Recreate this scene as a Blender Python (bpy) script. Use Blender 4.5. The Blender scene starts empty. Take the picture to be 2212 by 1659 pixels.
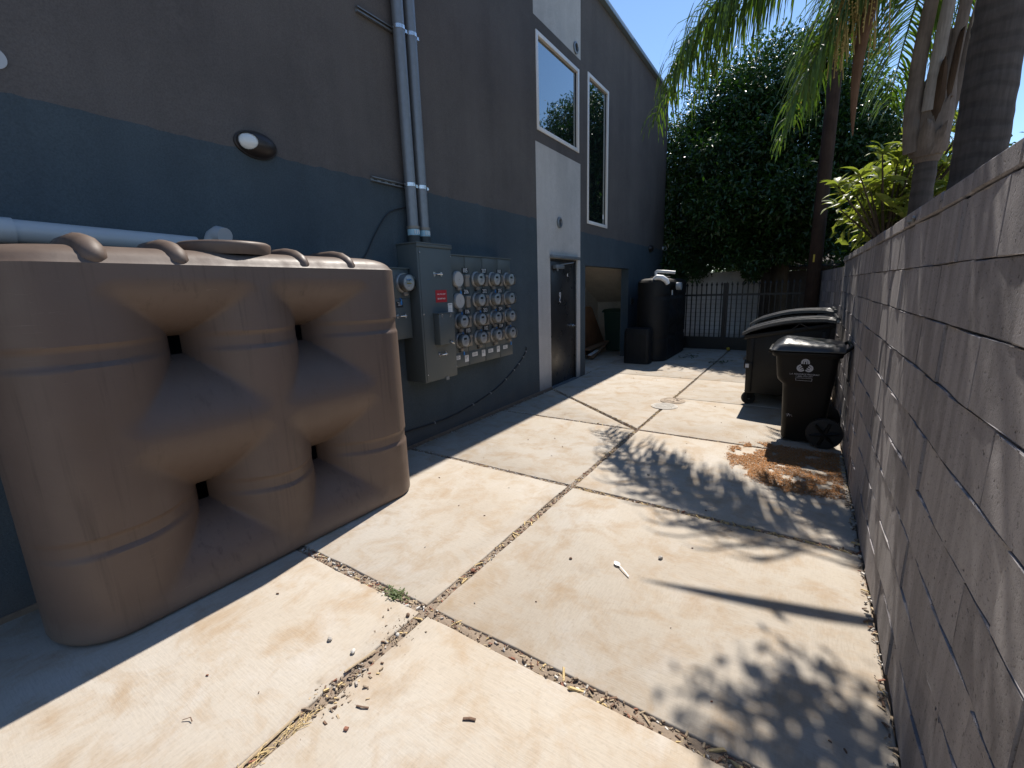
import bpy, bmesh, math, random
import numpy as np
from mathutils import Vector, Matrix
random.seed(7); np.random.seed(7)
S = bpy.context.scene
PI = math.pi

# ------------------------------------------------------------------ camera
cam = bpy.data.cameras.new('camera'); camo = bpy.data.objects.new('camera', cam)
S.collection.objects.link(camo); S.camera = camo
cam.sensor_width = 36.0; cam.lens = 36 * 957.08 / 2212; cam.clip_start = 0.02; cam.clip_end = 1000
RX, UP, FW = (0.836087, 0.547729, -0.030854), (-0.087999, 0.189415, 0.977946), (-0.541494, 0.814932, -0.206567)
camo.matrix_world = Matrix(((RX[0], UP[0], -FW[0], 0), (RX[1], UP[1], -FW[1], 0), (RX[2], UP[2], -FW[2], 1.6), (0, 0, 0, 1)))

# ------------------------------------------------------------------ sky and sun
SUN_TO = Vector((-0.080, 0.67, 1.0)).normalized()
EL = math.asin(SUN_TO.z); AZ = math.atan2(SUN_TO.x, SUN_TO.y)
W = bpy.data.worlds.new('World'); S.world = W; W.use_nodes = True
nt = W.node_tree; bg = nt.nodes['Background']
sky = nt.nodes.new('ShaderNodeTexSky'); sky.sky_type = 'NISHITA'; sky.sun_disc = False
sky.sun_elevation = EL; sky.sun_rotation = AZ; sky.altitude = 400; sky.air_density = 1.0; sky.dust_density = 0.0; sky.ozone_density = 4.0
nt.links.new(sky.outputs[0], bg.inputs[0]); bg.inputs[1].default_value = 0.135
sl = bpy.data.lights.new('sun', 'SUN'); sl.energy = 5.0; sl.angle = math.radians(0.53); sl.color = (1.0, 0.93, 0.84)
slo = bpy.data.objects.new('sun', sl); S.collection.objects.link(slo)
slo.rotation_euler = (-SUN_TO).to_track_quat('-Z', 'Y').to_euler()
slo.location = (0, 0, 30)
S.view_settings.view_transform = 'Standard'; S.view_settings.look = 'None'
S.view_settings.exposure = 0.48; S.view_settings.gamma = 1.0; S.view_settings.use_curve_mapping = False
S.cycles.max_bounces = 8; S.cycles.diffuse_bounces = 5; S.cycles.glossy_bounces = 4
S.cycles.transparent_max_bounces = 8; S.cycles.caustics_reflective = False; S.cycles.caustics_refractive = False
try: S.cycles.use_denoising = True
except Exception: pass

# ------------------------------------------------------------------ materials
MATS = {}
class N:
    def __init__(s, name):
        s.m = bpy.data.materials.new(name); s.m.use_nodes = True; s.t = s.m.node_tree
        s.b = s.t.nodes['Principled BSDF']; s.out = s.t.nodes['Material Output']
        MATS[name] = s.m
    def n(s, typ, **kw):
        x = s.t.nodes.new(typ)
        for k, v in kw.items(): setattr(x, k, v)
        return x
    def l(s, a, b): s.t.links.new(a, b)
    def set(s, x, i, v):
        x.inputs[i].default_value = v
    def pos(s, scale=(1, 1, 1)):
        g = s.n('ShaderNodeNewGeometry'); mp = s.n('ShaderNodeMapping'); mp.inputs['Scale'].default_value = scale
        s.l(g.outputs['Position'], mp.inputs['Vector']); return mp.outputs[0]
    def obc(s, scale=(1, 1, 1)):
        g = s.n('ShaderNodeTexCoord'); mp = s.n('ShaderNodeMapping'); mp.inputs['Scale'].default_value = scale
        s.l(g.outputs['Object'], mp.inputs['Vector']); return mp.outputs[0]
    def noise(s, vec, scale, detail=4, rough=0.55, dist=0.0):
        x = s.n('ShaderNodeTexNoise'); s.l(vec, x.inputs['Vector'])
        x.inputs['Scale'].default_value = scale; x.inputs['Detail'].default_value = detail
        x.inputs['Roughness'].default_value = rough; x.inputs['Distortion'].default_value = dist
        return x.outputs['Fac']
    def ramp(s, fac, stops):
        r = s.n('ShaderNodeValToRGB'); e = r.color_ramp.elements
        while len(e) < len(stops): e.new(0.5)
        for k, (p, c) in enumerate(stops):
            e[k].position = p; e[k].color = (c[0], c[1], c[2], 1) if isinstance(c, (tuple, list)) else (c, c, c, 1)
        s.l(fac, r.inputs[0]); return r.outputs[0]
    def mix(s, fac, a, b, mode='MIX'):
        x = s.n('ShaderNodeMix', data_type='RGBA', blend_type=mode)
        for sock, v in ((x.inputs[0], fac), (x.inputs[6], a), (x.inputs[7], b)):
            if isinstance(v, (int, float)): sock.default_value = v
            elif isinstance(v, (tuple, list)): sock.default_value = (v[0], v[1], v[2], 1)
            else: s.l(v, sock)
        return x.outputs[2]
    def math(s, op, a, b=0.5):
        x = s.n('ShaderNodeMath', operation=op)
        for i, v in enumerate((a, b)):
            if isinstance(v, (int, float)): x.inputs[i].default_value = v
            else: s.l(v, x.inputs[i])
        return x.outputs[0]
    def bump(s, h, strength=0.3, dist=0.01, prev=None):
        b = s.n('ShaderNodeBump'); b.inputs['Strength'].default_value = strength; b.inputs['Distance'].default_value = dist
        s.l(h, b.inputs['Height'])
        if prev is not None: s.l(prev, b.inputs['Normal'])
        return b.outputs[0]
    def fin(s, col=None, rough=None, normal=None, metal=None, spec=None):
        for nm, v in (('Base Color', col), ('Roughness', rough), ('Normal', normal), ('Metallic', metal), ('Specular IOR Level', spec)):
            if v is None: continue
            k = s.b.inputs[nm]
            if isinstance(v, (int, float)): k.default_value = v
            elif isinstance(v, (tuple, list)): k.default_value = (v[0], v[1], v[2], 1)
            else: s.l(v, k)
        return s.m
    def objrand(s):
        return s.n('ShaderNodeObjectInfo').outputs['Random']

def simple(name, col, rough=0.5, metal=0.0, var=0.12, vs=9.0, bump=0.0, bs=120.0, spec=0.5):
    a = N(name); v = a.pos()
    f = a.noise(v, vs, 5)
    c = a.mix(f, tuple(x * (1 - var) for x in col), tuple(min(1, x * (1 + var)) for x in col))
    nrm = a.bump(a.noise(v, bs, 3), bump, 0.004) if bump else None
    r = a.ramp(a.noise(v, vs * 2.1, 3), [(0.3, max(0, rough - 0.07)), (0.7, min(1, rough + 0.07))])
    return a.fin(c, r, nrm, metal, spec)

def m_concrete():
    a = N('concrete'); v = a.pos(); rnd = a.objrand()
    big = a.noise(v, 0.9, 5, 0.6); med = a.noise(v, 4.5, 6, 0.65, 0.4); fine = a.noise(v, 60, 4, 0.6)
    c = a.ramp(big, [(0.30, (0.41, 0.352, 0.282)), (0.50, (0.455, 0.405, 0.338)), (0.72, (0.485, 0.45, 0.397))])
    warm = a.ramp(med, [(0.46, 0.0), (0.70, 0.85)])
    c = a.mix(warm, c, (0.375, 0.280, 0.185))
    pale = a.ramp(a.noise(v, 2.3, 6, 0.7, 0.8), [(0.54, 0.0), (0.70, 0.55)])
    c = a.mix(pale, c, (0.50, 0.47, 0.43))
    blot = a.ramp(a.noise(v, 1.7, 5, 0.6), [(0.64, 0.0), (0.72, 0.5)])
    c = a.mix(blot, c, (0.30, 0.225, 0.155))
    oil = a.ramp(a.noise(v, 5.2, 3, 0.5), [(0.74, 0.0), (0.79, 0.5)])
    c = a.mix(oil, c, (0.20, 0.165, 0.13))
    spk = a.ramp(fine, [(0.30, 0.72), (0.45, 1.0)])
    c = a.mix(0.35, c, spk, 'MULTIPLY')
    # brushed finish, its direction differs a little from slab to slab
    wv = a.noise(a.pos((14, 150, 30)), 1.0, 3, 0.6, 0.3)
    wv2 = a.noise(a.pos((120, 16, 30)), 1.0, 3, 0.6, 0.3)
    br = a.mix(a.ramp(a.noise(v, 1.3, 2), [(0.4, 0.0), (0.6, 1.0)]), wv, wv2)
    tone = a.math('ADD', a.math('MULTIPLY', rnd, 0.14), 0.90)
    tc = a.n('ShaderNodeCombineColor'); 
    for i in range(3): a.l(tone, tc.inputs[i])
    c = a.mix(1.0, c, tc.outputs[0], 'MULTIPLY')
    c = a.mix(0.22, c, a.ramp(br, [(0.35, 0.55), (0.6, 1.0)]), 'MULTIPLY')
    nb = a.bump(fine, 0.25, 0.002)
    nb = a.bump(br, 0.35, 0.003, nb)
    nb = a.bump(a.noise(v, 6, 4), 0.25, 0.006, nb)
    return a.fin(c, 0.88, nb, 0, 0.3)

def m_stucco(name, c1, c2, bump=0.5):
    a = N(name); v = a.pos()
    big = a.noise(v, 0.7, 5, 0.65)
    c = a.mix(a.ramp(big, [(0.32, 0.0), (0.68, 1.0)]), tuple(x * .88 for x in c1), tuple(x * 1.10 for x in c2))
    streak = a.noise(a.pos((2.6, 2.6, 0.16)), 1.4, 6, 0.65)
    c = a.mix(0.24, c, a.ramp(streak, [(0.34, 0.55), (0.60, 1.0)]), 'MULTIPLY')
    trow = a.noise(v, 3.4, 5, 0.7, 1.2)
    c = a.mix(a.ramp(trow, [(0.56, 0.0), (0.78, 0.22)]), c, tuple(min(1, x * 1.4) for x in c2))
    g = a.noise(v, 105, 4, 0.75)
    c = a.mix(0.55, c, a.ramp(g, [(0.32, 0.55), (0.60, 1.1)]), 'MULTIPLY')
    # splash dirt near the ground
    sx = a.n('ShaderNodeSeparateXYZ'); a.l(v, sx.inputs[0])
    dz = a.ramp(a.math('ADD', sx.outputs[2], a.math('MULTIPLY', a.noise(v, 5, 5, 0.7), 0.30)), [(0.14, 0.55), (0.42, 0.0)])
    c = a.mix(dz, c, (0.13, 0.115, 0.10))
    nb = a.bump(g, bump, 0.008)
    nb = a.bump(a.noise(v, 18, 4), 0.35, 0.008, nb)
    return a.fin(c, 0.92, nb, 0, 0.25)

def m_block():
    a = N('cinder_block'); v = a.pos(); rnd = a.objrand()
    c = a.ramp(rnd, [(0.0, (0.225, 0.214, 0.222)), (0.35, (0.295, 0.281, 0.291)), (0.75, (0.330, 0.314, 0.322)), (1.0, (0.380, 0.362, 0.364))])
    med = a.noise(v, 6, 6, 0.7)
    c = a.mix(a.ramp(med, [(0.45, 0.0), (0.72, 0.6)]), c, (0.39, 0.372, 0.38))
    st = a.noise(a.pos((12, 12, 0.5)), 1.0, 5, 0.6)
    c = a.mix(0.55, c, a.ramp(st, [(0.36, 0.6), (0.60, 1.1)]), 'MULTIPLY')
    pit = a.noise(v, 150, 4, 0.7)
    c = a.mix(0.8, c, a.ramp(pit, [(0.30, 0.25), (0.43, 1.0)]), 'MULTIPLY')
    salt = a.ramp(a.noise(v, 2.7, 5, 0.7, 0.6), [(0.62, 0.0), (0.76, 0.45)])
    c = a.mix(salt, c, (0.50, 0.478, 0.475))
    hole = a.noise(v, 58, 3, 0.6)
    c = a.mix(0.85, c, a.ramp(hole, [(0.27, 0.2), (0.36, 1.0)]), 'MULTIPLY')
    rust = a.ramp(a.noise(v, 1.9, 4, 0.5), [(0.66, 0.0), (0.8, 0.35)])
    c = a.mix(rust, c, (0.20, 0.15, 0.11))
    nb = a.bump(pit, 0.6, 0.004)
    nb = a.bump(a.ramp(hole, [(0.25, 0.0), (0.40, 1.0)]), 0.6, 0.004, nb)
    nb = a.bump(a.noise(a.pos((16, 18, 0.35)), 1.0, 3, 0.5), 0.09, 0.010, nb)
    return a.fin(c, 0.93, nb, 0, 0.25)

def m_tank(name, c1, c2, scr, rough=0.5):
    a = N(name); v = a.obc()
    c = a.mix(a.ramp(a.noise(v, 2.0, 4), [(0.3, 0), (0.7, 1)]), c1, c2)
    dk = tuple(x * 0.5 for x in c1)
    st = a.noise(a.obc((26, 26, 1.1)), 1.0, 5, 0.65)
    gate = a.ramp(a.noise(v, 1.6, 3), [(0.42, 0.15), (0.62, 1.0)])
    c = a.mix(a.math('MULTIPLY', a.ramp(st, [(0.54, 0.0), (0.72, 0.62)]), gate), c, dk)
    sp = a.ramp(a.noise(v, 75, 3, 0.7), [(0.66, 0.0), (0.72, 0.5)])
    c = a.mix(a.math('MULTIPLY', sp, a.ramp(a.noise(v, 3.1, 3), [(0.5, 0.0), (0.6, 1.0)])), c, dk)
    for sc_, lo in (((2.2, 2.6, 70), 0.665), ((34, 38, 2.6), 0.70), ((22, 14, 26), 0.74)):
        sc = a.noise(a.obc(sc_), 1.5, 4, 0.8, 0.9)
        c = a.mix(a.ramp(sc, [(lo, 0.0), (lo + .035, 0.42)]), c, scr)
    # dust settled near the ground
    sx = a.n('ShaderNodeSeparateXYZ'); a.l(v, sx.inputs[0])
    dz = a.ramp(a.math('ADD', sx.outputs[2], a.math('MULTIPLY', a.noise(v, 7, 4), 0.12)), [(0.05, 0.45), (0.22, 0.0)])
    c = a.mix(dz, c, scr)
    nb = a.bump(a.noise(v, 70, 2), 0.14, 0.002)
    nb = a.bump(a.noise(v, 4, 3), 0.16, 0.012, nb)
    r = a.ramp(a.noise(v, 9, 4), [(0.3, rough - .05), (0.7, rough + .14)])
    return a.fin(c, r, nb, 0, 0.35)

def m_leaf(name, c1, c2, trans=0.35, rough=0.42, c3=None, tcol=None):
    a = N(name); v = a.pos()
    f = a.noise(v, 7.0, 3, 0.6)
    c = a.mix(a.ramp(f, [(0.32, 0), (0.68, 1)]), c1, c2)
    if c3: c = a.mix(a.ramp(a.noise(v, 19, 2), [(0.68, 0), (0.74, 0.9)]), c, c3)
    a.fin(c, rough, None, 0, 0.5)
    t = a.n('ShaderNodeBsdfTranslucent')
    tc = a.mix(1.0, c, tcol or (1.5, 1.6, 0.7), 'MULTIPLY'); a.l(tc, t.inputs[0])
    ms = a.n('ShaderNodeMixShader'); ms.inputs[0].default_value = trans
    a.l(a.b.outputs[0], ms.inputs[1]); a.l(t.outputs[0], ms.inputs[2]); a.l(ms.outputs[0], a.out.inputs[0])
    return a.m

def m_bark(name, c1, c2, ring=0.0, fine=35.0, bump=0.6):
    a = N(name); v = a.pos()
    c = a.mix(a.ramp(a.noise(v, 3.5, 5, 0.65), [(0.3, 0), (0.7, 1)]), c1, c2)
    fib = a.noise(a.pos((fine, fine, fine * 0.08)), 1.0, 4, 0.6)
    c = a.mix(0.5, c, a.ramp(fib, [(0.3, 0.5), (0.65, 1.1)]), 'MULTIPLY')
    nb = a.bump(fib, bump, 0.008)
    if ring:
        w = a.n('ShaderNodeTexWave', wave_type='BANDS', bands_direction='Z'); a.l(v, w.inputs[0])
        w.inputs['Scale'].default_value = ring; w.inputs['Distortion'].default_value = 5.0; w.inputs['Detail'].default_value = 4
        c = a.mix(0.35, c, a.ramp(w.outputs['Fac'], [(0.1, 0.5), (0.45, 1.0)]), 'MULTIPLY')
        nb = a.bump(w.outputs['Fac'], 0.25, 0.010, nb)
    return a.fin(c, 0.9, nb, 0, 0.2)

def m_glass():
    a = N('window_glass')
    a.fin((0.010, 0.013, 0.014), 0.03, None, 0, 0.5)
    g = a.n('ShaderNodeBsdfGlossy'); g.inputs['Roughness'].default_value = 0.012; g.inputs['Color'].default_value = (0.78, 0.88, 0.90, 1)
    lw = a.n('ShaderNodeFresnel'); lw.inputs[0].default_value = 2.3
    nb = a.bump(a.noise(a.pos(), 0.8, 2), 0.04, 0.02); a.l(nb, g.inputs['Normal'])
    ms = a.n('ShaderNodeMixShader'); a.l(a.math('ADD', lw.outputs[0], 0.12), ms.inputs[0])
    a.l(a.b.outputs[0], ms.inputs[1]); a.l(g.outputs[0], ms.inputs[2]); a.l(ms.outputs[0], a.out.inputs[0])
    return a.m

def m_dome():
    a = N('meter_glass')
    t = a.n('ShaderNodeBsdfTransparent'); t.inputs[0].default_value = (.93, .94, .94, 1)
    g = a.n('ShaderNodeBsdfGlossy'); g.inputs['Roughness'].default_value = 0.06
    f = a.n('ShaderNodeFresnel'); f.inputs[0].default_value = 1.5
    ms = a.n('ShaderNodeMixShader'); a.l(f.outputs[0], ms.inputs[0]); a.l(t.outputs[0], ms.inputs[1]); a.l(g.outputs[0], ms.inputs[2]); a.l(ms.outputs[0], a.out.inputs[0])
    return a.m

m_concrete(); m_block(); m_glass(); m_dome()
m_stucco('stucco_charcoal', (0.108, 0.099, 0.096), (0.124, 0.113, 0.107))
m_stucco('stucco_blue', (0.058, 0.080, 0.099), (0.070, 0.093, 0.108))
m_stucco('stucco_white', (0.50, 0.49, 0.475), (0.55, 0.535, 0.515), 0.35)
m_stucco('stucco_beige', (0.78, 0.71, 0.61), (0.83, 0.76, 0.66), 0.2)
m_stucco('painted_block', (0.72, 0.73, 0.76), (0.80, 0.80, 0.82), 0.3)
m_stucco('mortar', (0.15, 0.142, 0.148), (0.24, 0.23, 0.235), 0.8)
m_tank('tan_plastic', (0.116, 0.083, 0.065), (0.136, 0.097, 0.076), (0.25, 0.20, 0.165), 0.48)
m_tank('black_plastic', (0.005, 0.0053, 0.006), (0.008, 0.008, 0.0085), (0.03, 0.03, 0.03), 0.55)
m_leaf('tree_leaf', (0.016, 0.046, 0.010), (0.036, 0.085, 0.015), 0.26, 0.38)
m_leaf('palm_leaf', (0.055, 0.115, 0.022), (0.10, 0.155, 0.03), 0.30, 0.45, (0.34, 0.25, 0.05))
m_leaf('loquat_leaf', (0.16, 0.205, 0.045), (0.25, 0.27, 0.07), 0.40, 0.42)
m_leaf('yard_leaf', (0.10, 0.17, 0.03), (0.17, 0.23, 0.04), 0.40, 0.5)
m_leaf('weed_leaf', (0.07, 0.11, 0.035), (0.12, 0.15, 0.05), 0.25, 0.6)
m_bark('palm_bark', (0.070, 0.062, 0.058), (0.125, 0.110, 0.100), 2.6)
m_bark('palm_boot', (0.13, 0.108, 0.090), (0.24, 0.20, 0.168), 0, 60)
m_bark('palm_fibre', (0.055, 0.036, 0.024), (0.10, 0.065, 0.04), 0, 90, 1.0)
m_bark('palm_stalk', (0.26, 0.235, 0.21), (0.36, 0.335, 0.30), 0, 80, 0.3)
m_bark('spathe', (0.135, 0.075, 0.046), (0.22, 0.135, 0.085), 0, 60, 0.5)
m_bark('tree_bark', (0.05, 0.04, 0.03), (0.09, 0.07, 0.05), 0, 30)
m_bark('pole_wood', (0.040, 0.025, 0.018), (0.074, 0.046, 0.033), 0, 45, 0.8)
m_bark('lumber', (0.20, 0.12, 0.07), (0.30, 0.19, 0.115), 0, 50, 0.4)
m_bark('brown_door', (0.16, 0.075, 0.035), (0.21, 0.105, 0.05), 0, 40, 0.2)
simple('dirt', (0.25, 0.195, 0.145), 0.97, 0, 0.4, 14, 0.8, 90)
simple('debris_brown', (0.17, 0.105, 0.07), 0.9, 0, 0.45, 60, 0.4, 200)
simple('debris_tan', (0.42, 0.33, 0.22), 0.9, 0, 0.35, 60, 0.3, 200)
simple('debris_straw', (0.58, 0.44, 0.22), 0.9, 0, 0.3, 40)
simple('debris_red', (0.26, 0.115, 0.075), 0.9, 0, 0.35, 60, 0.3, 200)
simple('pebble', (0.40, 0.37, 0.33), 0.85, 0, 0.3, 40, 0.3, 200)
simple('pebble_pale', (0.60, 0.57, 0.52), 0.8, 0, 0.2, 40, 0.3, 200)
simple('litter', (0.38, 0.18, 0.065), 0.95, 0, 0.5, 45, 0.6, 300)
simple('cabinet_grey', (0.076, 0.091, 0.092), 0.5, 0.0, 0.06, 2.5, 0.05, 60)
simple('cabinet_seam', (0.035, 0.04, 0.04), 0.6)
simple('galvanized', (0.19, 0.21, 0.23), 0.45, 0.4, 0.18, 22, 0.1, 80)
simple('chrome', (0.62, 0.63, 0.64), 0.25, 0.9, 0.1, 30)
simple('meter_ring', (0.36, 0.355, 0.34), 0.4, 0.55, 0.1, 40)
simple('meter_body', (0.40, 0.39, 0.37), 0.45, 0.0, 0.08, 30)
simple('meter_face', (0.62, 0.62, 0.60), 0.5, 0.0, 0.05, 50)
simple('lcd', (0.04, 0.045, 0.04), 0.3)
simple('lug_brown', (0.23, 0.205, 0.175), 0.5, 0.2, 0.2, 60)
simple('white_print', (0.72, 0.71, 0.69), 0.6)
simple('grey_print', (0.46, 0.47, 0.50), 0.6, 0, 0.15, 70)
simple('dark_print', (0.10, 0.10, 0.10), 0.6)
simple('black_label', (0.012, 0.012, 0.013), 0.5)
simple('red_sign', (0.38, 0.012, 0.02), 0.5)
simple('blue_tag', (0.03, 0.20, 0.50), 0.45)
simple('blue_tape', (0.32, 0.52, 0.62), 0.4)
simple('yellow_tag', (0.55, 0.40, 0.04), 0.5)
simple('sticker', (0.66, 0.65, 0.62), 0.55, 0, 0.1, 40)
simple('pvc_white', (0.37, 0.39, 0.41), 0.38, 0, 0.06, 6)
simple('white_frame', (0.70, 0.69, 0.67), 0.45, 0, 0.08, 8)
simple('lens_white', (0.66, 0.68, 0.66), 0.25, 0, 0.05, 12)
simple('bronze', (0.030, 0.024, 0.022), 0.45, 0.2, 0.2, 15)
simple('black_cable', (0.016, 0.017, 0.02), 0.5)
simple('black_metal', (0.008, 0.008, 0.009), 0.45, 0.2, 0.25, 15)
simple('black_paint', (0.028, 0.029, 0.030), 0.33, 0.0, 0.25, 5, 0.12, 25)
simple('door_black', (0.022, 0.022, 0.023), 0.32, 0.0, 0.2, 3, 0.06, 30)
simple('dumpster_steel', (0.011, 0.0105, 0.0095), 0.5, 0.0, 0.45, 4, 0.25, 18, 0.25)
simple('lid_plastic', (0.030, 0.032, 0.036), 0.33, 0.0, 0.3, 10, 0.25, 40)
simple('cart_plastic', (0.0048, 0.0048, 0.0046), 0.46, 0.0, 0.35, 8, 0.18, 160, 0.22)
simple('rubber', (0.012, 0.012, 0.012), 0.7)
simple('coping_metal', (0.20, 0.26, 0.31), 0.45, 0.2, 0.08, 4)
simple('roof_tar', (0.12, 0.12, 0.12), 0.95)
simple('bin_green', (0.012, 0.045, 0.03), 0.5)
simple('shed_wood', (0.045, 0.038, 0.034), 0.9, 0, 0.3, 6, 0.4, 40)
simple('tarp_green', (0.12, 0.42, 0.34), 0.5, 0, 0.2, 4)
simple('iron_cover', (0.36, 0.29, 0.22), 0.8, 0.1, 0.25, 30, 0.5, 120)
simple('pale_cover', (0.50, 0.47, 0.42), 0.85, 0.0, 0.2, 30, 0.5, 120)
simple('spoon_white', (0.85, 0.85, 0.84), 0.35)
simple('fruit_yellow', (0.45, 0.33, 0.03), 0.5)
simple('flower_tan', (0.42, 0.33, 0.12), 0.8, 0, 0.3, 40)
simple('stain_brown', (0.20, 0.15, 0.11), 0.95, 0, 0.5, 30)

# ------------------------------------------------------------------ helpers
class MB:
    def __init__(s): s.v = []; s.f = []; s.mi = []
    def add(s, vs, fs, mi=0):
        o = len(s.v); s.v += [tuple(x) for x in vs]; s.f += [tuple(i + o for i in q) for q in fs]; s.mi += [mi] * len(fs); return s
    def box(s, a, b, mi=0, M=None):
        x0, y0, z0 = a; x1, y1, z1 = b
        vs = [(x0, y0, z0), (x1, y0, z0), (x1, y1, z0), (x0, y1, z0), (x0, y0, z1), (x1, y0, z1), (x1, y1, z1), (x0, y1, z1)]
        if M: vs = [tuple(M @ Vector(q)) for q in vs]
        return s.add(vs, [(0, 3, 2, 1), (4, 5, 6, 7), (0, 1, 5, 4), (1, 2, 6, 5), (2, 3, 7, 6), (3, 0, 4, 7)], mi)
    def rings(s, rs, cap=True, mi=0, closed=True):
        n = len(rs[0]); fs = []
        for k in range(len(rs) - 1):
            for i in range(n if closed else n - 1):
                j = (i + 1) % n; fs.append((k * n + i, k * n + j, (k + 1) * n + j, (k + 1) * n + i))
        if cap: fs.append(tuple(range(n - 1, -1, -1))); fs.append(tuple((len(rs) - 1) * n + i for i in range(n)))
        return s.add([p for r in rs for p in r], fs, mi)
    def tube(s, pts, rad, n=10, mi=0, cap=True, flat=1.0):
        pts = [Vector(p) for p in pts]; rs = []
        up = None
        for i, p in enumerate(pts):
            t = (pts[min(i + 1, len(pts) - 1)] - pts[max(i - 1, 0)]).normalized()
            if up is None:
                up = Vector((0, 0, 1)) if abs(t.z) < 0.9 else Vector((0, 1, 0))
            a = t.cross(up).normalized(); b = a.cross(t).normalized(); up = b
            r = rad[i] if isinstance(rad, (list, tuple)) else rad
            rs.append([tuple(p + a * (r * math.cos(2 * PI * k / n)) + b * (r * flat * math.sin(2 * PI * k / n))) for k in range(n)])
        return s.rings(rs, cap, mi)
    def lathe(s, prof, axis='Z', c=(0, 0, 0), n=24, mi=0, cap=True):
        rs = []
        for r, h in prof:
            ring = []
            for k in range(n):
                a = 2 * PI * k / n; p = (r * math.cos(a), r * math.sin(a), h)
                if axis == 'X': p = (p[2], p[0], p[1])
                if axis == 'Y': p = (p[1], p[2], p[0])
                ring.append((p[0] + c[0], p[1] + c[1], p[2] + c[2]))
            rs.append(ring)
        return s.rings(rs, cap, mi)
    def poly(s, pts, z0, z1, mi=0):
        n = len(pts)
        return s.rings([[(x, y, z0) for x, y in pts], [(x, y, z1) for x, y in pts]], True, mi)

def mesh(name, mb, mats, smooth=False, bevel=0, seg=2, angle=40):
    me = bpy.data.meshes.new(name)
    me.from_pydata(mb.v, [], mb.f); me.validate()
    if isinstance(mats, str): mats = [mats]
    for m in mats: me.materials.append(MATS[m])
    if len(mats) > 1 and len(me.polygons) == len(mb.mi): me.polygons.foreach_set('material_index', mb.mi)
    bm = bmesh.new(); bm.from_mesh(me)
    bmesh.ops.recalc_face_normals(bm, faces=bm.faces)
    if bevel:
        es = [e for e in bm.edges if len(e.link_faces) == 2 and e.calc_face_angle(0) > math.radians(30)]
        bmesh.ops.bevel(bm, geom=es, offset=bevel, segments=seg, affect='EDGES', profile=0.5, clamp_overlap=True)
    bm.to_mesh(me); bm.free()
    if smooth or bevel:
        me.polygons.foreach_set('use_smooth', [True] * len(me.polygons))
        me.set_sharp_from_angle(angle=math.radians(angle))
    me.update(); return me

def obj(name, me, parent=None, loc=(0, 0, 0), rot=(0, 0, 0), **props):
    o = bpy.data.objects.new(name, me); S.collection.objects.link(o)
    o.location = loc; o.rotation_euler = rot
    if parent: o.parent = parent
    for k, v in props.items(): o[k] = v
    return o
def part(name, mb, mats, parent, smooth=False, bevel=0, seg=2, angle=40, **kw):
    return obj(name, mesh(name, mb, mats, smooth, bevel, seg, angle), parent, **kw)
def thing(name, label, cat, loc=(0, 0, 0), rot=(0, 0, 0), group=None):
    o = obj(name, None, None, loc, rot, label=label, category=cat)
    o.empty_display_size = 0.1
    if group: o['group'] = group
    return o
def single(name, label, cat, mb, mats, loc=(0, 0, 0), rot=(0, 0, 0), group=None, **kw):
    o = part(name, mb, mats, None, loc=loc, rot=rot, **kw); o['label'] = label; o['category'] = cat
    if group: o['group'] = group
    return o
def text(body, size, parent, mat, loc, rot, name='lettering', ext=0.0006, align='CENTER', sx=1.0):
    cu = bpy.data.curves.new('t', 'FONT'); cu.body = body; cu.size = size; cu.align_x = align; cu.align_y = 'CENTER'; cu.extrude = ext
    cu.resolution_u = 2; cu.space_line = 0.95
    t = bpy.data.objects.new('t', cu); S.collection.objects.link(t)
    dg = bpy.context.evaluated_depsgraph_get(); me = bpy.data.meshes.new_from_object(t.evaluated_get(dg))
    bpy.data.objects.remove(t); me.materials.clear(); me.materials.append(MATS[mat])
    o = obj(name, me, parent, loc, rot); o.scale = (sx, 1, 1)
    return o
FACE_X = (PI / 2, 0, PI / 2)       # lettering that faces +X
TH = 0.0115
def B(u, d=0.0, z=0.0): return (-3.33 - TH * u + d, u + TH * d, z)
BR = (0, 0, TH)

def rrect(x0, x1, y0, y1, z, r, n=5):
    pts = []
    for cx, cy, a0 in ((x1 - r, y1 - r, 0), (x0 + r, y1 - r, PI / 2), (x0 + r, y0 + r, PI), (x1 - r, y0 + r, 1.5 * PI)):
        for k in range(n + 1):
            a = a0 + PI / 2 * k / n; pts.append((cx + r * math.cos(a), cy + r * math.sin(a), z))
    return pts

# ------------------------------------------------------------------ ground and paving
mb = MB(); mb.add([(-250, -250, -0.03), (250, -250, -0.03), (250, 250, -0.03), (-250, 250, -0.03)], [(0, 1, 2, 3)])
part('ground', mb, 'dirt', None, kind='structure')
pav = obj('pavement', None, None, kind='structure')
J = 0.028
XL, XM, XR = -3.36, -1.50, 0.395
def slab(pts, name='concrete_slab', j=0.0):
    # tiny irregularities along the edges so that they are not ruler straight
    q = []
    n = len(pts)
    for i in range(n):
        a = Vector(pts[i]); b = Vector(pts[(i + 1) % n]); L = (b - a).length; k = max(1, int(L / 0.16)); nr = Vector((-(b - a).y, (b - a).x)).normalized()
        for s_ in range(k):
            p = a.lerp(b, s_ / k)
            if s_: p = p + nr * random.gauss(0, 0.0022)
            q.append((p.x, p.y))
    m = MB(); m.poly(q, -0.12, random.uniform(-0.003, 0.002))
    me = mesh(name, m, 'concrete', False, 0)
    bm = bmesh.new(); bm.from_mesh(me)
    es = [e for e in bm.edges if all(v.co.z > -0.05 for v in e.verts) and len(e.link_faces) == 2]
    bmesh.ops.bevel(bm, geom=es, offset=0.007, segments=2, affect='EDGES', profile=0.5)
    bm.to_mesh(me); bm.free()
    me.polygons.foreach_set('use_smooth', [len(p.vertices) == 4 for p in me.polygons]); me.set_sharp_from_angle(angle=math.radians(50))
    return obj(name, me, pav)
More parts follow.
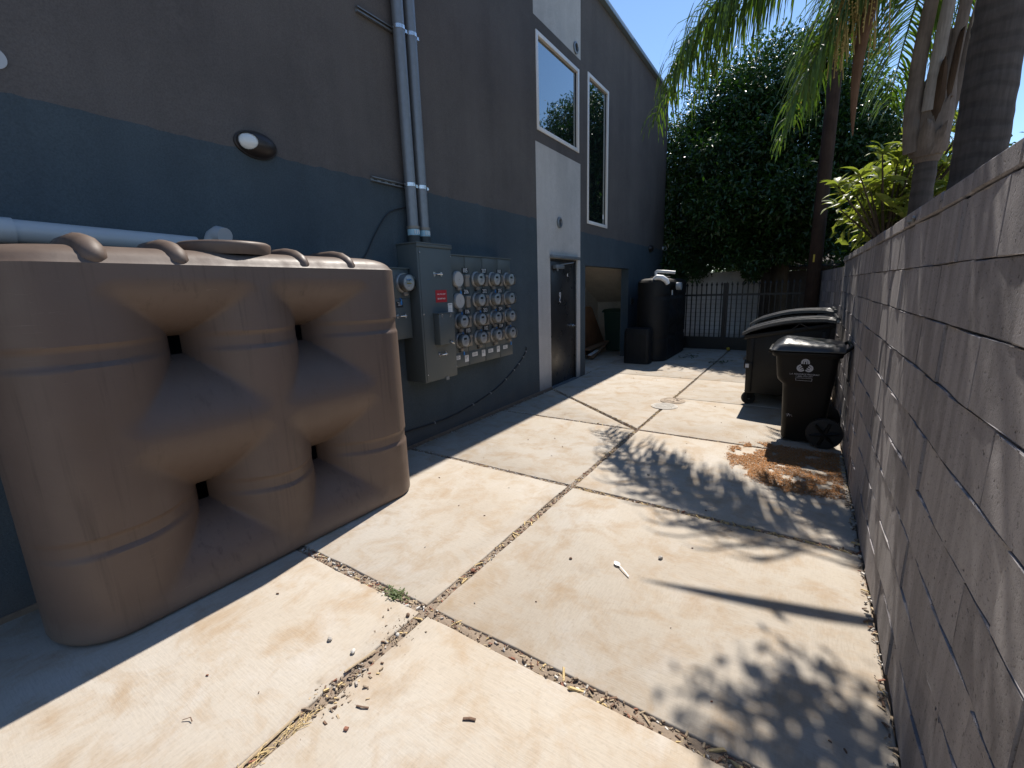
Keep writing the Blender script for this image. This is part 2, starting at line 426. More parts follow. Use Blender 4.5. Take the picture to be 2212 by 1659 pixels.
def R4(x0, x1, y0, y1): return [(x0, y0), (x1, y0), (x1, y1), (x0, y1)]
Y0, Y1, Y2, Y3 = 1.40, 3.10, 4.81, 6.27
slab(R4(-3.36, XM - J, -3.0, Y0 - J)); slab(R4(XM + J, XR, -3.0, Y0 - J))
slab(R4(XL, XM - J, Y0 + J, Y1 - J * .8)); slab(R4(XM + J * .8, XR, Y0 + J, Y1 - J * .8))
slab(R4(XL, XM - J * .8, Y1 + J * .8, Y2 - J * .7)); slab(R4(XM + J * .8, XR, Y1 + J * .8, Y2 - J * .7))
# triangle by the door and the long slab beyond the diagonal joint
slab([(XL, Y2 + J * .7), (XM - 0.075, Y2 + J * .7), (XL, Y3 - 0.03)])
slab([(XM - J * .7, Y2 + 0.06), (XM - J * .7, 8.0 - .006), (-3.41, 8.0 - .006), (-3.41, Y3 + 0.075)])
slab(R4(-3.47, XM - J * .7, 8.0 + .006, 12.3))
slab(R4(XM + J * .7, XR, Y2 + J * .7, 6.50 - .006)); slab(R4(XM + J * .7, XR, 6.50 + .006, 8.0 - .006))
slab(R4(XM + J * .7, XR, 8.0 + .006, 10.1 - .006)); slab(R4(XM + J * .7, XR + .1, 10.1 + .006, 12.3))
slab(R4(-6.5, -3.475, 7.4, 12.3)); slab(R4(-4.0, 0.6, 12.32, 16.2))

# ------------------------------------------------------------------ building
bld = thing('building', 'two storey dark stucco apartment building with blue painted base and flat roof', 'building', (-3.33, 0, 0), BR)
HR = 6.45; U0, U1 = -6.0, 13.02
def wall_cells(u0, u1, z0, z1, holes, mb, step=None, d=0.0):
    us = sorted({u0, u1, *[min(max(h[0], u0), u1) for h in holes], *[min(max(h[1], u0), u1) for h in holes]})
    zs = sorted({z0, z1, *[min(max(h[2], z0), z1) for h in holes], *[min(max(h[3], z0), z1) for h in holes]})
    for i in range(len(us) - 1):
        for k in range(len(zs) - 1):
            cu, cz = (us[i] + us[i + 1]) / 2, (zs[k] + zs[k + 1]) / 2
            if any(h[0] < cu < h[1] and h[2] < cz < h[3] for h in holes): continue
            mb.add([(d, us[i], zs[k]), (d, us[i + 1], zs[k]), (d, us[i + 1], zs[k + 1]), (d, us[i], zs[k + 1])], [(0, 1, 2, 3)])
def reveal(mb, h, depth, floor=True):
    u0, u1, z0, z1 = h
    mb.add([(0, u0, z0), (0, u0, z1), (-depth, u0, z1), (-depth, u0, z0)], [(0, 1, 2, 3)])
    mb.add([(0, u1, z0), (0, u1, z1), (-depth, u1, z1), (-depth, u1, z0)], [(3, 2, 1, 0)])
    mb.add([(0, u0, z1), (0, u1, z1), (-depth, u1, z1), (-depth, u0, z1)], [(0, 1, 2, 3)])
    if floor: mb.add([(0, u0, z0), (0, u1, z0), (-depth, u1, z0), (-depth, u0, z0)], [(3, 2, 1, 0)])
PU0, PU1 = 5.90, 7.44
W1 = (5.955, 7.365, 3.81, 5.04); W2 = (7.73, 8.70, 2.735, 5.14)
DR = (6.30, 7.31, -0.02, 2.075); OP = (7.66, 10.10, -0.05, 2.0)
ZP1, ZP2 = 2.61, 2.565
def jag(u0, u1, z, n):
    r = random.Random(int(z * 1000)); return [(u0 + (u1 - u0) * i / n, z + (r.gauss(0, .0045) + .004 * math.sin(i * .37)) * (0 < i < n)) for i in range(n + 1)]
JA, JB = jag(U0, PU0, ZP1, 240), jag(PU1, U1, ZP2, 140)
def edge(mb, J_, zz):
    for (ua, za), (ub, zb) in zip(J_, J_[1:]): mb.add([(0, ua, zz), (0, ub, zz), (0, ub, zb), (0, ua, za)], [(0, 1, 2, 3)])
mb = MB(); wall_cells(U0, PU0, -0.1, ZP1 - .05, [], mb); wall_cells(PU1, U1, -0.1, ZP2 - .05, [OP], mb); edge(mb, JA, ZP1 - .05); edge(mb, JB, ZP2 - .05); reveal(mb, OP, 0.17, False)
part('lower_wall', mb, 'stucco_blue', bld, label='lower wall painted slate blue')
mb = MB(); edge(mb, JA, ZP1 + .05); edge(mb, JB, ZP2 + .05); wall_cells(U0, PU0, ZP1 + .05, HR, [W1], mb)
wall_cells(PU0, PU1, 3.65, 5.205, [W1], mb); wall_cells(PU1, U1, ZP2 + .05, HR, [W2], mb); reveal(mb, W2, 0.14); reveal(mb, W1, 0.14)
part('upper_wall', mb, 'stucco_charcoal', bld, label='upper wall painted charcoal brown')
mb = MB(); wall_cells(PU0, PU1, 0.0, 3.65, [DR], mb); reveal(mb, DR, 0.10, False)
part('white_panel', mb, 'stucco_white', bld, label='white painted stucco strip round the door')
mb = MB(); wall_cells(PU0, PU1, 5.205, HR, [], mb); part('white_panel', mb, 'stucco_white', bld, label='white painted stucco strip above the upper window')
mb = MB()
mb.add([(0, U0, -.1), (-12, U0, -.1), (-12, U0, HR), (0, U0, HR)], [(0, 1, 2, 3)])
mb.add([(0, U1, -.1), (-12, U1, -.1), (-12, U1, HR), (0, U1, HR)], [(3, 2, 1, 0)])
mb.add([(-12, U0, -.1), (-12, U1, -.1), (-12, U1, HR), (-12, U0, HR)], [(3, 2, 1, 0)])
part('end_wall', mb, 'stucco_charcoal', bld)
mb = MB(); mb.add([(-.1, U0, HR - .1), (-.1, U1, HR - .1), (-12, U1, HR - .1), (-12, U0, HR - .1)], [(0, 1, 2, 3)]); part('roof', mb, 'roof_tar', bld)
for a, b in ((U0, 2.4), (2.404, 5.5), (5.504, 9.86), (9.864, U1 + .03)):
    mb = MB(); mb.box((-0.22, a, HR - 0.06), (0.085, b, HR + 0.02)); part('coping', mb, 'coping_metal', bld, bevel=0.006)
# plinth strip of dirt stained render at the foot of the wall
mb = MB(); mb.box((0.002, U0, -0.1), (0.014, PU0 + .02, 0.035)); part('plinth', mb, 'stain_brown', bld)
mb = MB(); mb.box((0.002, PU0 + .02, -0.1), (0.012, DR[0], 0.03)); part('plinth', mb, 'stain_brown', bld)
# windows
def window(h, split=None):
    u0, u1, z0, z1 = h; w = 0.052
    fr = MB()
    fr.box((-0.05, u0 - .004, z0 - .004), (0.014, u0 + w, z1 + .004)); fr.box((-0.05, u1 - w, z0 - .004), (0.014, u1 + .004, z1 + .004))
    fr.box((-0.05, u0 + w, z0 - .004), (0.013, u1 - w, z0 + w)); fr.box((-0.05, u0 + w, z1 - w), (0.013, u1 - w, z1 + .004))
    win = part('window', fr, 'white_frame', bld, bevel=0.004)
    p = MB(); p.box((-0.035, u0 + w, z0 + w), (-0.027, u1 - w, z1 - w)); part('pane', p, 'window_glass', win)
    for a, b in (((-.034, u0 + w, z0 + w), (-.018, u0 + w + .012, z1 - w)), ((-.034, u1 - w - .012, z0 + w), (-.018, u1 - w, z1 - w))):
        part('gasket', MB().box(a, b), 'black_metal', win)
    return win
window(W1); w2 = window(W2)
mb = MB(); mb.box((-.0265, W2[1] - .16, W2[2] + .16), (-.0255, W2[1] - .10, W2[2] + .24)); part('sticker', mb, 'sticker', w2)
# vents
for u, z, dark in ((7.245, 5.308, True), (6.625, 2.628, False)):
    mb = MB(); mb.lathe([(0.085, -0.01), (0.085, 0.02), (0.06, 0.026), (0.055, 0.012)], 'X', (0, u, z), 24, cap=False)
    v = part('vent', mb, 'galvanized', bld, smooth=True)
    mb = MB()
    mb.lathe([(0.058, 0.002), (0.058, 0.006)], 'X', (0, u, z), 20); part('vent_core', mb, 'black_metal', v)
    if not dark:
        for k in range(5):
            mb = MB(); zz = z - .04 + k * .02; w = math.sqrt(max(0, .054 ** 2 - (zz - z) ** 2)); mb.box((0.008, u - w, zz - .004), (0.016, u + w, zz + .004)); part('louvre', mb, 'galvanized', v)
# door
dr = MB(); dr.box((-0.09, DR[0] + .03, 0.012), (-0.045, DR[1] - .03, DR[3] - .035))
door = part('door', dr, 'door_black', bld, bevel=0.003, label='flat black steel door with lever handle')
mb = MB(); mb.box((-0.1, DR[0], 0), (-0.02, DR[0] + .03, DR[3])); mb.box((-0.1, DR[1] - .03, 0), (-0.02, DR[1], DR[3])); mb.box((-0.1, DR[0] + .03, DR[3] - .035), (-0.021, DR[1] - .03, DR[3]))
part('door_frame', mb, 'door_black', door, bevel=0.003)
mb = MB(); mb.box((-0.018, DR[0] - .01, DR[3] + .002), (0.055, DR[1] + .01, DR[3] + .05)); part('drip_cap', mb, 'galvanized', door, bevel=.004)
mb = MB(); mb.box((-0.044, DR[0] + .17, DR[3] - .155), (0.03, DR[0] + .45, DR[3] - .095)); mb.tube([(0, DR[0] + .36, DR[3] - .09), (0.10, DR[0] + .62, DR[3] - .06), (-.02, DR[1] - .12, DR[3] - .03)], .009, 8)
mb.tube([(0.0, DR[0] + .25, DR[3] - .155), (0.0, DR[0] + .25, DR[3] - .19)], .018, 10)
part('door_closer', mb, 'galvanized', door, bevel=.003)
mb = MB(); mb.lathe([(0.032, -.045), (.032, -.03), (.014, -.028), (.014, .02)], 'X', (0, 7.20, .96), 16); mb.tube([(.015, 7.20, .96), (.02, 7.14, .962), (.015, 7.09, .96)], .011, 8)
part('handle', mb, 'chrome', door, smooth=True)
for z in (0.32, 1.0, 1.78):
    mb = MB(); mb.box((-0.045, DR[0] + .012, z - .06), (-.012, DR[0] + .045, z + .06)); part('hinge', mb, 'bronze', door)
mb = MB(); mb.tube([(-.043, 6.72, 1.47), (-.043, 6.69, 1.50), (-.043, 6.70, 1.54), (-.043, 6.735, 1.54), (-.043, 6.74, 1.50), (-.043, 6.715, 1.44), (-.043, 6.70, 1.40), (-.043, 6.735, 1.385)], .008, 6)
part('paint_mark', mb, 'grey_print', door)
mb = MB(); mb.box((-.0445, 7.0, 1.80), (-.043, 7.025, 1.85)); part('sticker', mb, 'sticker', door)
mb = MB(); mb.box((-0.1, DR[0], -.02), (0.03, DR[1], 0.011)); part('threshold', mb, 'galvanized', door)
# trash room behind the opening
rm = MB(); RD, RU0, RU1 = -1.55, 7.5, 12.15
rm.add([(-.171, RU0, -.05), (RD, RU0, -.05), (RD, RU0, 2.9), (-.171, RU0, 2.9)], [(0, 1, 2, 3)])
rm.add([(-.171, RU1, -.05), (RD, RU1, -.05), (RD, RU1, 1.2), (-.171, RU1, 1.2)], [(3, 2, 1, 0)])
rm.add([(RD, RU0, -.05), (RD, RU1, -.05), (RD, RU1, 3.0), (RD, RU0, 3.0)], [(0, 1, 2, 3)])
rm.add([(RD, RU1, 1.2), (-.171, RU1, 1.2), (-.171, 9.0, 2.75), (RD, 9.0, 2.75)], [(0, 1, 2, 3)])
rm.add([(RD, RU0, 2.75), (-.171, RU0, 2.75), (-.171, 9.0, 2.75), (RD, 9.0, 2.75)], [(0, 1, 2, 3)])
wall_cells(RU0, RU1, -.05, 2.75, [OP], rm, d=-.172)
part('trash_room', rm, 'stucco_beige', bld, label='beige trash room under the stairs')

# ------------------------------------------------------------------ block wall
def make_block(lx, hz, dy=0.19):
    m = MB(); m.box((0, -lx / 2, 0), (dy, lx / 2, hz))
    return m
BL, BH, JT = 0.3965, 0.1968, 0.0070
blocks = []
for k in range(5):
    me = mesh('block', make_block(BL, BH), 'cinder_block', False, 0.0)
    bm = bmesh.new(); bm.from_mesh(me)
    es = [e for e in bm.edges if all(v.co.x < 0.01 for v in e.verts)]
    bmesh.ops.bevel(bm, geom=es, offset=0.0016, segments=1, affect='EDGES')
    fr = [f for f in bm.faces if f.normal.x < -0.9]
    bmesh.ops.subdivide_edges(bm, edges=list({e for f in fr for e in f.edges}), cuts=3, use_grid_fill=True)
    for v in bm.verts:
        if v.co.x < 0.01: v.co += Vector((.0016 * math.sin(v.co.y * 21 + k * 2.1) + random.gauss(0, .0002), random.gauss(0, .0014), random.gauss(0, .0014)))
    bm.to_mesh(me); bm.free()
    blocks.append(me)
bw = thing('block_wall', 'long grey concrete block garden wall along the right side of the alley', 'wall', (0.40, 0, 0))
YW0, YW1 = -1.2, 8.35
def waviness(y, row): return 0.020 * math.sin(y * 5.1 + .4) + 0.016 * math.sin(y * 12.3 + 1.1) + 0.008 * math.sin(y * 23.0 + row * .25)
core = MB(); core.box((0.0085, YW0, -0.1), (0.17, YW1, 1.848)); part('mortar_core', core, 'mortar', bw)
half = mesh('block', make_block(BL / 2 - .005, BH), 'cinder_block', False, 0.005, 1)
for row in range(9):
    z = 0.02 + row * 0.2035; y = YW0 + (0 if row % 2 else BL / 2 + JT / 2) + .05
    while y < YW1 - .05:
        me = random.choice(blocks)
        o = obj('block', me, bw, (random.gauss(0, .0006), y, z + random.gauss(0, .0008)), (0, random.gauss(0, .001), waviness(y, row) + random.gauss(0, .006)))
        y += BL + JT
for k in range(24):
    y = YW0 + .2 + k * (BL + JT)
    if y > YW1: break
    m = MB(); m.box((-.004, y - BL / 2, 1.853), (.19, y + BL / 2, 1.922))
    part('cap_block', m, 'cinder_block', bw, bevel=.006, seg=1, rot=(0, 0, random.gauss(0, .001)))
# squeezed mortar crumbs on the joints
mb = MB()
for row in range(1, 10):
    z = 0.014 + row * 0.2035
    for k in range(150):
        y = random.uniform(0.7, 3.6)
        if math.sin(y * 3.1 + row * 1.7) + random.uniform(-.5, .5) < .45: continue
        r = random.uniform(.003, .007); c = Vector((.003 + random.uniform(-.004, .004), y, z + random.gauss(0, .003)))
        vs = [c + Vector((random.uniform(-.8, .3) * r, random.uniform(-1.6, 1.6) * r, random.uniform(-.8, .8) * r)) for _ in range(4)]
        mb.add(vs, [(0, 1, 2), (0, 2, 3), (0, 3, 1), (1, 3, 2)])
part('mortar_crumbs', mb, 'mortar', bw, kind='stuff')
mb = MB(); mb.tube([(-.002, 3.06, 1.862), (-.018, 3.02, 1.872), (-.010, 2.93, 1.868), (-.02, 2.86, 1.878)], .006, 6); part('wire_stub', mb, 'galvanized', bw)
bw2 = thing('block_wall', 'short stretch of block wall angling inward at the far end of the long wall', 'wall', (0.43, 8.37, 0), (0, 0, math.radians(4.2)))
core = MB(); core.box((0.0085, 0, -.1), (.17, 4.2, 1.80)); part('mortar_core', core, 'mortar', bw2)
for row in range(9):
    z = .0 + row * .2; y = .2 + (0 if row % 2 else BL / 2)
    while y < 4.1:
        obj('block', random.choice(blocks), bw2, (random.gauss(0, .003), y, z), (0, 0, random.gauss(0, .014))); y += BL + JT
# ------------------------------------------------------------------ tan rainwater tank
def tank(label, loc, rot, mat, HL=1.11, T0=0.34, ZC=1.775, ZT=1.862, hy=0.362, hz=(0.48, 1.36), ny=190, nz=150, bands=True, sub=None):
    root = thing('water_tank', label, 'tank', loc, rot)
    hw, hh = 0.036, 0.060
    zmid = (hz[0] + hz[1]) / 2; zmh = (hz[1] - hz[0]) / 2 - hh
    def pr(u): u = abs(u); return .50 * math.sqrt(max(0, 1 - u * u)) + .50 * (1 - u ** 1.7)
    def circ(t, r): t = max(0.0, min(1.0, t / r)); return pr(1 - t)
    def V(y):
        y = abs(y)
        if y < hy - hw: return pr(y / (hy - hw))
        if y < hy + hw: return 0.0
        return circ(y - hy - hw, 0.37)
    def Hh(z):
        if z < hz[0] - hh: return circ(hz[0] - hh - z, 0.38)
        if z < hz[0] + hh: return 0.0
        if z < hz[1] - hh: return pr((z - zmid) / zmh)
        if z < hz[1] + hh: return 0.0
        return circ(z - hz[1] - hh, 0.295)
    # non uniform sampling
    a = np.linspace(0, 1, ny + 1); ys = HL * np.sin((a - .5) * PI) * .45 + (a - .5) * 2 * HL * .55
    zs = np.concatenate([np.linspace(0, .03, 4), np.linspace(.045, ZC - .004, nz), ZC + (ZT - ZC) * np.sin(np.linspace(0, PI / 2, 9))])
    def sh(z):
        if z <= ZC: 
            return 0.035 * (1 - math.sqrt(max(0, 1 - (max(0, .035 - z) / .035) ** 2))) 
        return 0.012 + 0.17 * (1 - math.sqrt(max(0, 1 - ((z - ZC) / (ZT - ZC)) ** 2)))
    def T(y, z):
        v, hz_ = V(y), Hh(z); q = 32.0
        m = max(v, hz_)
        if v > .02 and hz_ > .02: m = min(1.0, (v ** q + hz_ ** q) ** (1 / q))
        t = T0 * m
        if bands:
            for zb in hz:
                dz = abs(z - zb - .012)
                if dz < .05: t -= .016 * min(1, (.05 - dz) / .018) * min(1, v * 1.5)
        s_ = sh(z); e = (HL - s_ * .8) - abs(y); r = 0.27
        if e <= 0: return 0.0 if e < -1e-6 else 0.0
        cap = T0 if e > r else T0 * math.sqrt(max(0, 1 - (1 - e / r) ** 2.2))
        if bands:
            for zb in hz:
                dz = abs(z - zb - .012)
                if dz < .05 and e < r * 1.2: cap -= .014 * min(1, (.05 - dz) / .018)
        # slightly bowed front
        return max(0.0, min(t, cap) - s_)
    nY, nZ = len(ys), len(zs)
    X = np.array([[T(y, z) for y in ys] for z in zs])
    m = MB(); vid = {}
    def vert(side, k, i):
        if X[k, i] <= 1e-5: key = (0, k, i)
        else: key = (side, k, i)
        if key not in vid:
            # ends follow the shoulder
            y = ys[i]; s_ = sh(zs[k]); lim = HL - s_ * .8
            vid[key] = len(m.v); m.v.append((side * X[k, i] if X[k, i] > 1e-5 else 0.0, max(-lim, min(lim, y)), zs[k]))
        return vid[key]
    for side in (1, -1):
        for k in range(nZ - 1):
            for i in range(nY - 1):
                c = [(k, i), (k, i + 1), (k + 1, i + 1), (k + 1, i)]
                if all(X[a_] <= 1e-5 for a_ in c): continue
                q = [vert(side, *a_) for a_ in c]
                m.f.append(tuple(q if side > 0 else q[::-1])); m.mi.append(0)
    for k, fl in ((0, 1), (nZ - 1, 0)):
        for i in range(nY - 1):
            q = [vert(1, k, i), vert(1, k, i + 1), vert(-1, k, i + 1), vert(-1, k, i)]
            q2 = []
            for x in q:
                if x not in q2: q2.append(x)
            if len(q2) > 2: m.f.append(tuple(q2 if fl else q2[::-1])); m.mi.append(0)
    part('tank_body', m, mat, root, smooth=True, angle=32)
    return root
t1 = tank('big tan plastic slimline water tank with waffle holes against the blue wall', (-2.945, 1.395, 0), (0, 0, -0.022), 'tan_plastic')
for y, r in ((-0.70, .058), (-0.375, .05), (0.285, .043), (0.62, .043)):
    mb = MB(); pts = [(.318, y, 1.766), (.305, y, 1.787), (.275, y, 1.815), (.21, y, 1.845), (.12, y, 1.862), (-.1, y, 1.866), (-.26, y, 1.83), (-.31, y, 1.78)]
    mb.tube(pts, [r * .45, r * .85, r * 1.02, r * 1.06, r * 1.06, r, r, r * .5], 14); part('rib', mb, 'tan_plastic', t1, smooth=True, angle=60)
mb = MB(); mb.lathe([(.225, 1.845), (.232, 1.86), (.238, 1.895), (.236, 1.908), (.222, 1.917), (.15, 1.919), (.0001, 1.921)], 'Z', (0.07, -.05, 0), 40, cap=False); part('lid', mb, 'tan_plastic', t1, smooth=True, angle=50)
# white drain pipe along the wall behind the tank, and its elbow
pz = 1.955
mb = MB(); mb.tube([B(-1.5, .09, pz + .015), B(.56, .09, pz), B(1.35, .09, pz - .02)], .057, 20)
pp = single('drain_pipe', 'white plastic drain pipe running along the blue wall behind the tan tank', 'pipe', mb, 'pvc_white', smooth=True, angle=60)
mb = MB(); mb.tube([B(.40, .09, pz), B(.565, .09, pz)], .0625, 20); part('coupling', mb, 'pvc_white', pp, smooth=True, angle=50)
mb = MB(); mb.tube([(-3.20, 1.43, 1.86), (-3.20, 1.43, 1.955), (-3.19, 1.44, 1.985), (-3.15, 1.45, 2.0), (-3.10, 1.46, 1.99)], [.055, .055, .056, .056, .05], 16)
mb.lathe([(.064, 1.90), (.064, 1.94)], 'Z', (-3.20, 1.43, 0), 16)
single('pipe_elbow', 'small white plastic pipe elbow poking up behind the tan tank lid', 'pipe', mb, 'pvc_white', smooth=True, angle=50)

# ------------------------------------------------------------------ electrical cabinets
def cabinet(name, label, u0, u1, z0, z1, d0, d1):
    t = thing(name, label, 'electrical cabinet', B(0, 0, 0), BR)
    mb = MB(); mb.box((d0, u0, z0), (d1, u1, z1)); part('housing', mb, 'cabinet_grey', t, bevel=.006)
    return t
def pull(t, d, u, z, w=.10, name='handle'):
    mb = MB(); mb.tube([(d, u - w / 2, z), (d + .03, u - w / 2 + .012, z), (d + .036, u, z), (d + .03, u + w / 2 - .012, z), (d, u + w / 2, z)], .007, 8)
    for s_ in (-1, 1): mb.box((d, u + s_ * w / 2 - .012, z - .022), (d + .004, u + s_ * w / 2 + .012, z + .022))
    return part(name, mb, 'chrome', t, smooth=True)
mc = cabinet('main_cabinet', 'tall deep grey electrical cabinet with red sign under the two conduits', 3.125, 3.615, .72, 2.06, 0.002, .262)
mb = MB(); mb.box((0.002, 3.115, 2.0605), (.274, 3.625, 2.075)); mb.box((.262, 3.115, 2.03), (.274, 3.625, 2.06)); part('rain_hood', mb, 'cabinet_grey', mc, bevel=.004)
mb = MB(); mb.box((.262, 3.145, .735), (.268, 3.608, 2.026)); cov = part('cover', mb, 'cabinet_grey', mc, bevel=.003)
for z in (1.78, .98): pull(mc, .268, 3.39, z)
for u, z in ((3.155, 1.98), (3.60, 1.96), (3.155, .80), (3.60, .82), (3.155, 1.4), (3.6, 1.4)):
    mb = MB(); mb.lathe([(.006, .267), (.006, .273), (.003, .275)], 'X', (0, u, z), 8); part('screw', mb, 'chrome', mc)
mb = MB(); mb.box((.268, 3.34, 1.505), (.2705, 3.505, 1.625)); rs = part('sign', mb, 'red_sign', mc, label='red engraved sign')
text('1544 E. 27TH STREET', .0165, rs, 'white_print', (.2708, 3.4225, 1.585), FACE_X, sx=.85)
text('800 AMP MAX', .021, rs, 'white_print', (.2708, 3.4225, 1.540), FACE_X, sx=.9)
mb = MB(); mb.box((.268, 3.517, 1.345), (.2695, 3.585, 1.49)); ws = part('label', mb, 'sticker', mc)
text('WARNING', .011, ws, 'dark_print', (.2699, 3.551, 1.475), FACE_X)
for k in range(5): 
    mb = MB(); mb.box((.2696, 3.526, 1.365 + k * .017), (.2699, 3.526 + random.uniform(.03, .05), 1.370 + k * .017)); part('print_line', mb, 'grey_print', ws)
mb = MB(); mb.box((.270, 3.285, .985 + .10), (.345, 3.515, 1.395)); sb = part('switch_box', mb, 'cabinet_grey', mc, bevel=.005)
mb = MB(); mb.box((.2702, 3.278, 1.395), (.352, 3.522, 1.402)); part('hood', mb, 'cabinet_grey', sb)
for u in (3.33, 3.455): mb = MB(); mb.box((.345, u - .012, 1.36), (.351, u + .012, 1.392)); part('latch', mb, 'chrome', sb)
mb = MB(); mb.tube([(.345, 3.45, 1.10), (.365, 3.45, 1.10), (.365, 3.47, 1.085), (.35, 3.475, 1.08)], .008, 8); mb.box((.345, 3.43, 1.085), (.36, 3.46, 1.115)); part('hasp', mb, 'chrome', sb)
mb = MB(); mb.box((.262, 3.42, .70), (.272, 3.47, .735)); part('hasp', mb, 'galvanized', mc)

lc = cabinet('meter_cabinet', 'small grey cabinet with a single electric meter beside the tan tank', 2.815, 3.105, 1.175, 1.83, 0.002, .152)
mb = MB(); mb.box((.152, 2.825, 1.20), (.157, 3.098, 1.555)); part('cover', mb, 'cabinet_grey', lc, bevel=.003)
mb = MB(); mb.box((.152, 2.825, 1.562), (.157, 3.098, 1.80)); part('cover', mb, 'cabinet_grey', lc, bevel=.003)
mb = MB(); mb.box((.002, 2.807, 1.8302), (.164, 3.112, 1.842)); part('rain_hood', mb, 'cabinet_grey', lc)
pull(lc, .157, 2.97, 1.395)
mb = MB(); mb.box((.157, 2.915, 1.475), (.159, 3.0, 1.53)); bl_ = part('sign', mb, 'black_label', lc)
text('1544 E. 27TH\nHOUSE\n24,000 AIC', .0125, bl_, 'white_print', (.1593, 2.9575, 1.508), FACE_X, sx=.8)
for u, z in ((2.97, 1.565), (2.815, 1.205)):
    mb = MB(); mb.tube([(.15, u, z), (.17, u + .004, z - .02), (.16, u + .006, z - .045)], .005, 6); mb.box((.157, u - .004, z - .065), (.167, u + .014, z - .035)); part('seal', mb, 'blue_tag', lc)

def add_meter(t, d, u, z, R=.082, clear=True):
    mb = MB(); mb.lathe([(R * 1.12, -.0), (R * 1.12, .018), (R * 1.04, .026), (R * .98, .026)], 'X', (d, u, z), 28)
    m = part('electric_meter', mb, 'meter_ring', t, smooth=True)
    mb = MB()
    if clear:
        mb.lathe([(R * .93, .026), (R * .90, .075), (R * .86, .082)], 'X', (d, u, z), 28); part('meter_body', mb, 'meter_body', m, smooth=True)
        mb = MB(); mb.lathe([(R * .80, .0822), (R * .80, .0835)], 'X', (d, u, z), 24); part('dial', mb, 'meter_face', m)
        mb = MB(); mb.box((d + .0836, u - .032, z + .012), (d + .0846, u + .018, z + .034)); part('display', mb, 'lcd', m)
        mb = MB(); mb.add([(d + .0841, u - .034, z + .002), (d + .0841, u + .052, z + .006), (d + .0841, u + .028, z - .046), (d + .0841, u - .014, z - .052)], [(0, 3, 2, 1)]); part('nameplate', mb, 'white_print', m)
        for k in range(3):
            mb = MB(); mb.box((d + .0843, u - .022, z - .012 - k * .012), (d + .0848, u + .022 - k * .008, z - .007 - k * .012)); part('print_line', mb, 'grey_print', m)
        mb = MB(); mb.lathe([(R * .965, .024), (R * .955, .088), (R * .90, .102), (R * .6, .107), (.0005, .108)], 'X', (d, u, z), 28, cap=False); part('glass_cover', mb, 'meter_glass', m, smooth=True, angle=60)
    else:
        mb.lathe([(R * .98, .024), (R * .96, .034), (.0005, .036)], 'X', (d, u, z), 28); part('blank_cover', mb, 'meter_body', m, smooth=True)
        mb = MB(); mb.lathe([(.004, .036), (.004, .04)], 'X', (d, u, z), 8); part('screw', mb, 'lug_brown', m)
    mb = MB(); mb.box((d + .008, u - .022, z - R * 1.12 - .026), (d + .034, u + .022, z - R * 1.12 + .012)); mb.tube([(d + .03, u - .005, z - R * 1.2), (d + .04, u + .024, z - R * 1.24)], .006, 6)
    part('clamp', mb, 'lug_brown', m, bevel=.002)
    return m
hm = add_meter(lc, .157, 3.02, 1.70, .084)
mb = MB(); mb.box((.2412, 2.99, 1.690), (.2424, 3.05, 1.70)); part('yellow_plate', mb, 'yellow_tag', hm)
mb = MB(); mb.box((.2412, 2.99, 1.722), (.2424, 3.05, 1.735)); part('blue_plate', mb, 'blue_tag', hm)

ms = thing('meter_bank', 'grey meter bank with fourteen round electric meters and two blank covers', 'meter bank', B(0, 0, 0), BR)
cu = [3.633, 3.945, 4.27, 4.585, 4.885]
for k in range(4):
    mb = MB(); mb.box((.002, cu[k] + .003, .772), (.17, cu[k + 1] - .003, 1.985)); hs = part('housing', mb, 'cabinet_grey', ms, bevel=.005)
    mb = MB(); mb.box((.1705, cu[k] + .012, 1.80), (.174, cu[k + 1] - .012, 1.972)); part('cover', mb, 'cabinet_grey', hs, bevel=.002)
    mb = MB(); mb.box((.1705, cu[k] + .012, .78), (.174, cu[k + 1] - .012, .93)); part('cover', mb, 'cabinet_grey', hs, bevel=.002)
    mb = MB(); mb.box((.002, cu[k] + .001, 1.9852), (.182, cu[k + 1] - .001, 1.997)); part('rain_hood', mb, 'cabinet_grey', hs)
rows = [1.735, 1.505, 1.285, 1.072]
NUM = [['105', '207', '101'], ['206', '202', '205'], ['106', '203', '204'], ['103', '102', '104']]
mu = [3.795, 4.135, 4.455, 4.772]
for r in range(4):
    for c in range(4):
        u, z = mu[c], rows[r]
        blank = c == 0 and r < 2
        add_meter(ms, .174, u, z, .079, not blank)
        if c < 3:
            uu = u + .165 if c else u + .155
            mb = MB(); mb.box((.1742, uu - .062, z + .065), (.1765, uu + .055, z + .125)); pl = part('number_plate', mb, 'black_label', ms)
            text(NUM[r][c], .066, pl, 'white_print', (.1768, uu - .004, z + .095), FACE_X, sx=.86)
            mb = MB(); mb.box((.1742, uu - .035, z - .075), (.205, uu + .03, z + .045)); mb.box((.205, uu - .04, z + .018), (.212, uu + .035, z + .05)); part('breaker_cover', mb, 'lug_brown', ms, bevel=.004)
        if random.random() < .7:
            mb = MB(); mb.tube([(.20, u + .02, z - .115), (.206, u + .027, z - .135)], .004, 6); mb.box((.198, u + .018, z - .165), (.207, u + .034, z - .13)); part('seal', mb, 'blue_tag', ms)
        if not blank and random.random() < .8:
            mb = MB(); mb.box((.1742, u - .03, z - .132), (.1755, u + .012, z - .112)); part('small_plate', mb, 'black_label', ms)
        if c:
            mb = MB(); mb.box((.1706, cu[c] - .0045, z - .11), (.1716, cu[c] + .0045, z + .11)); 
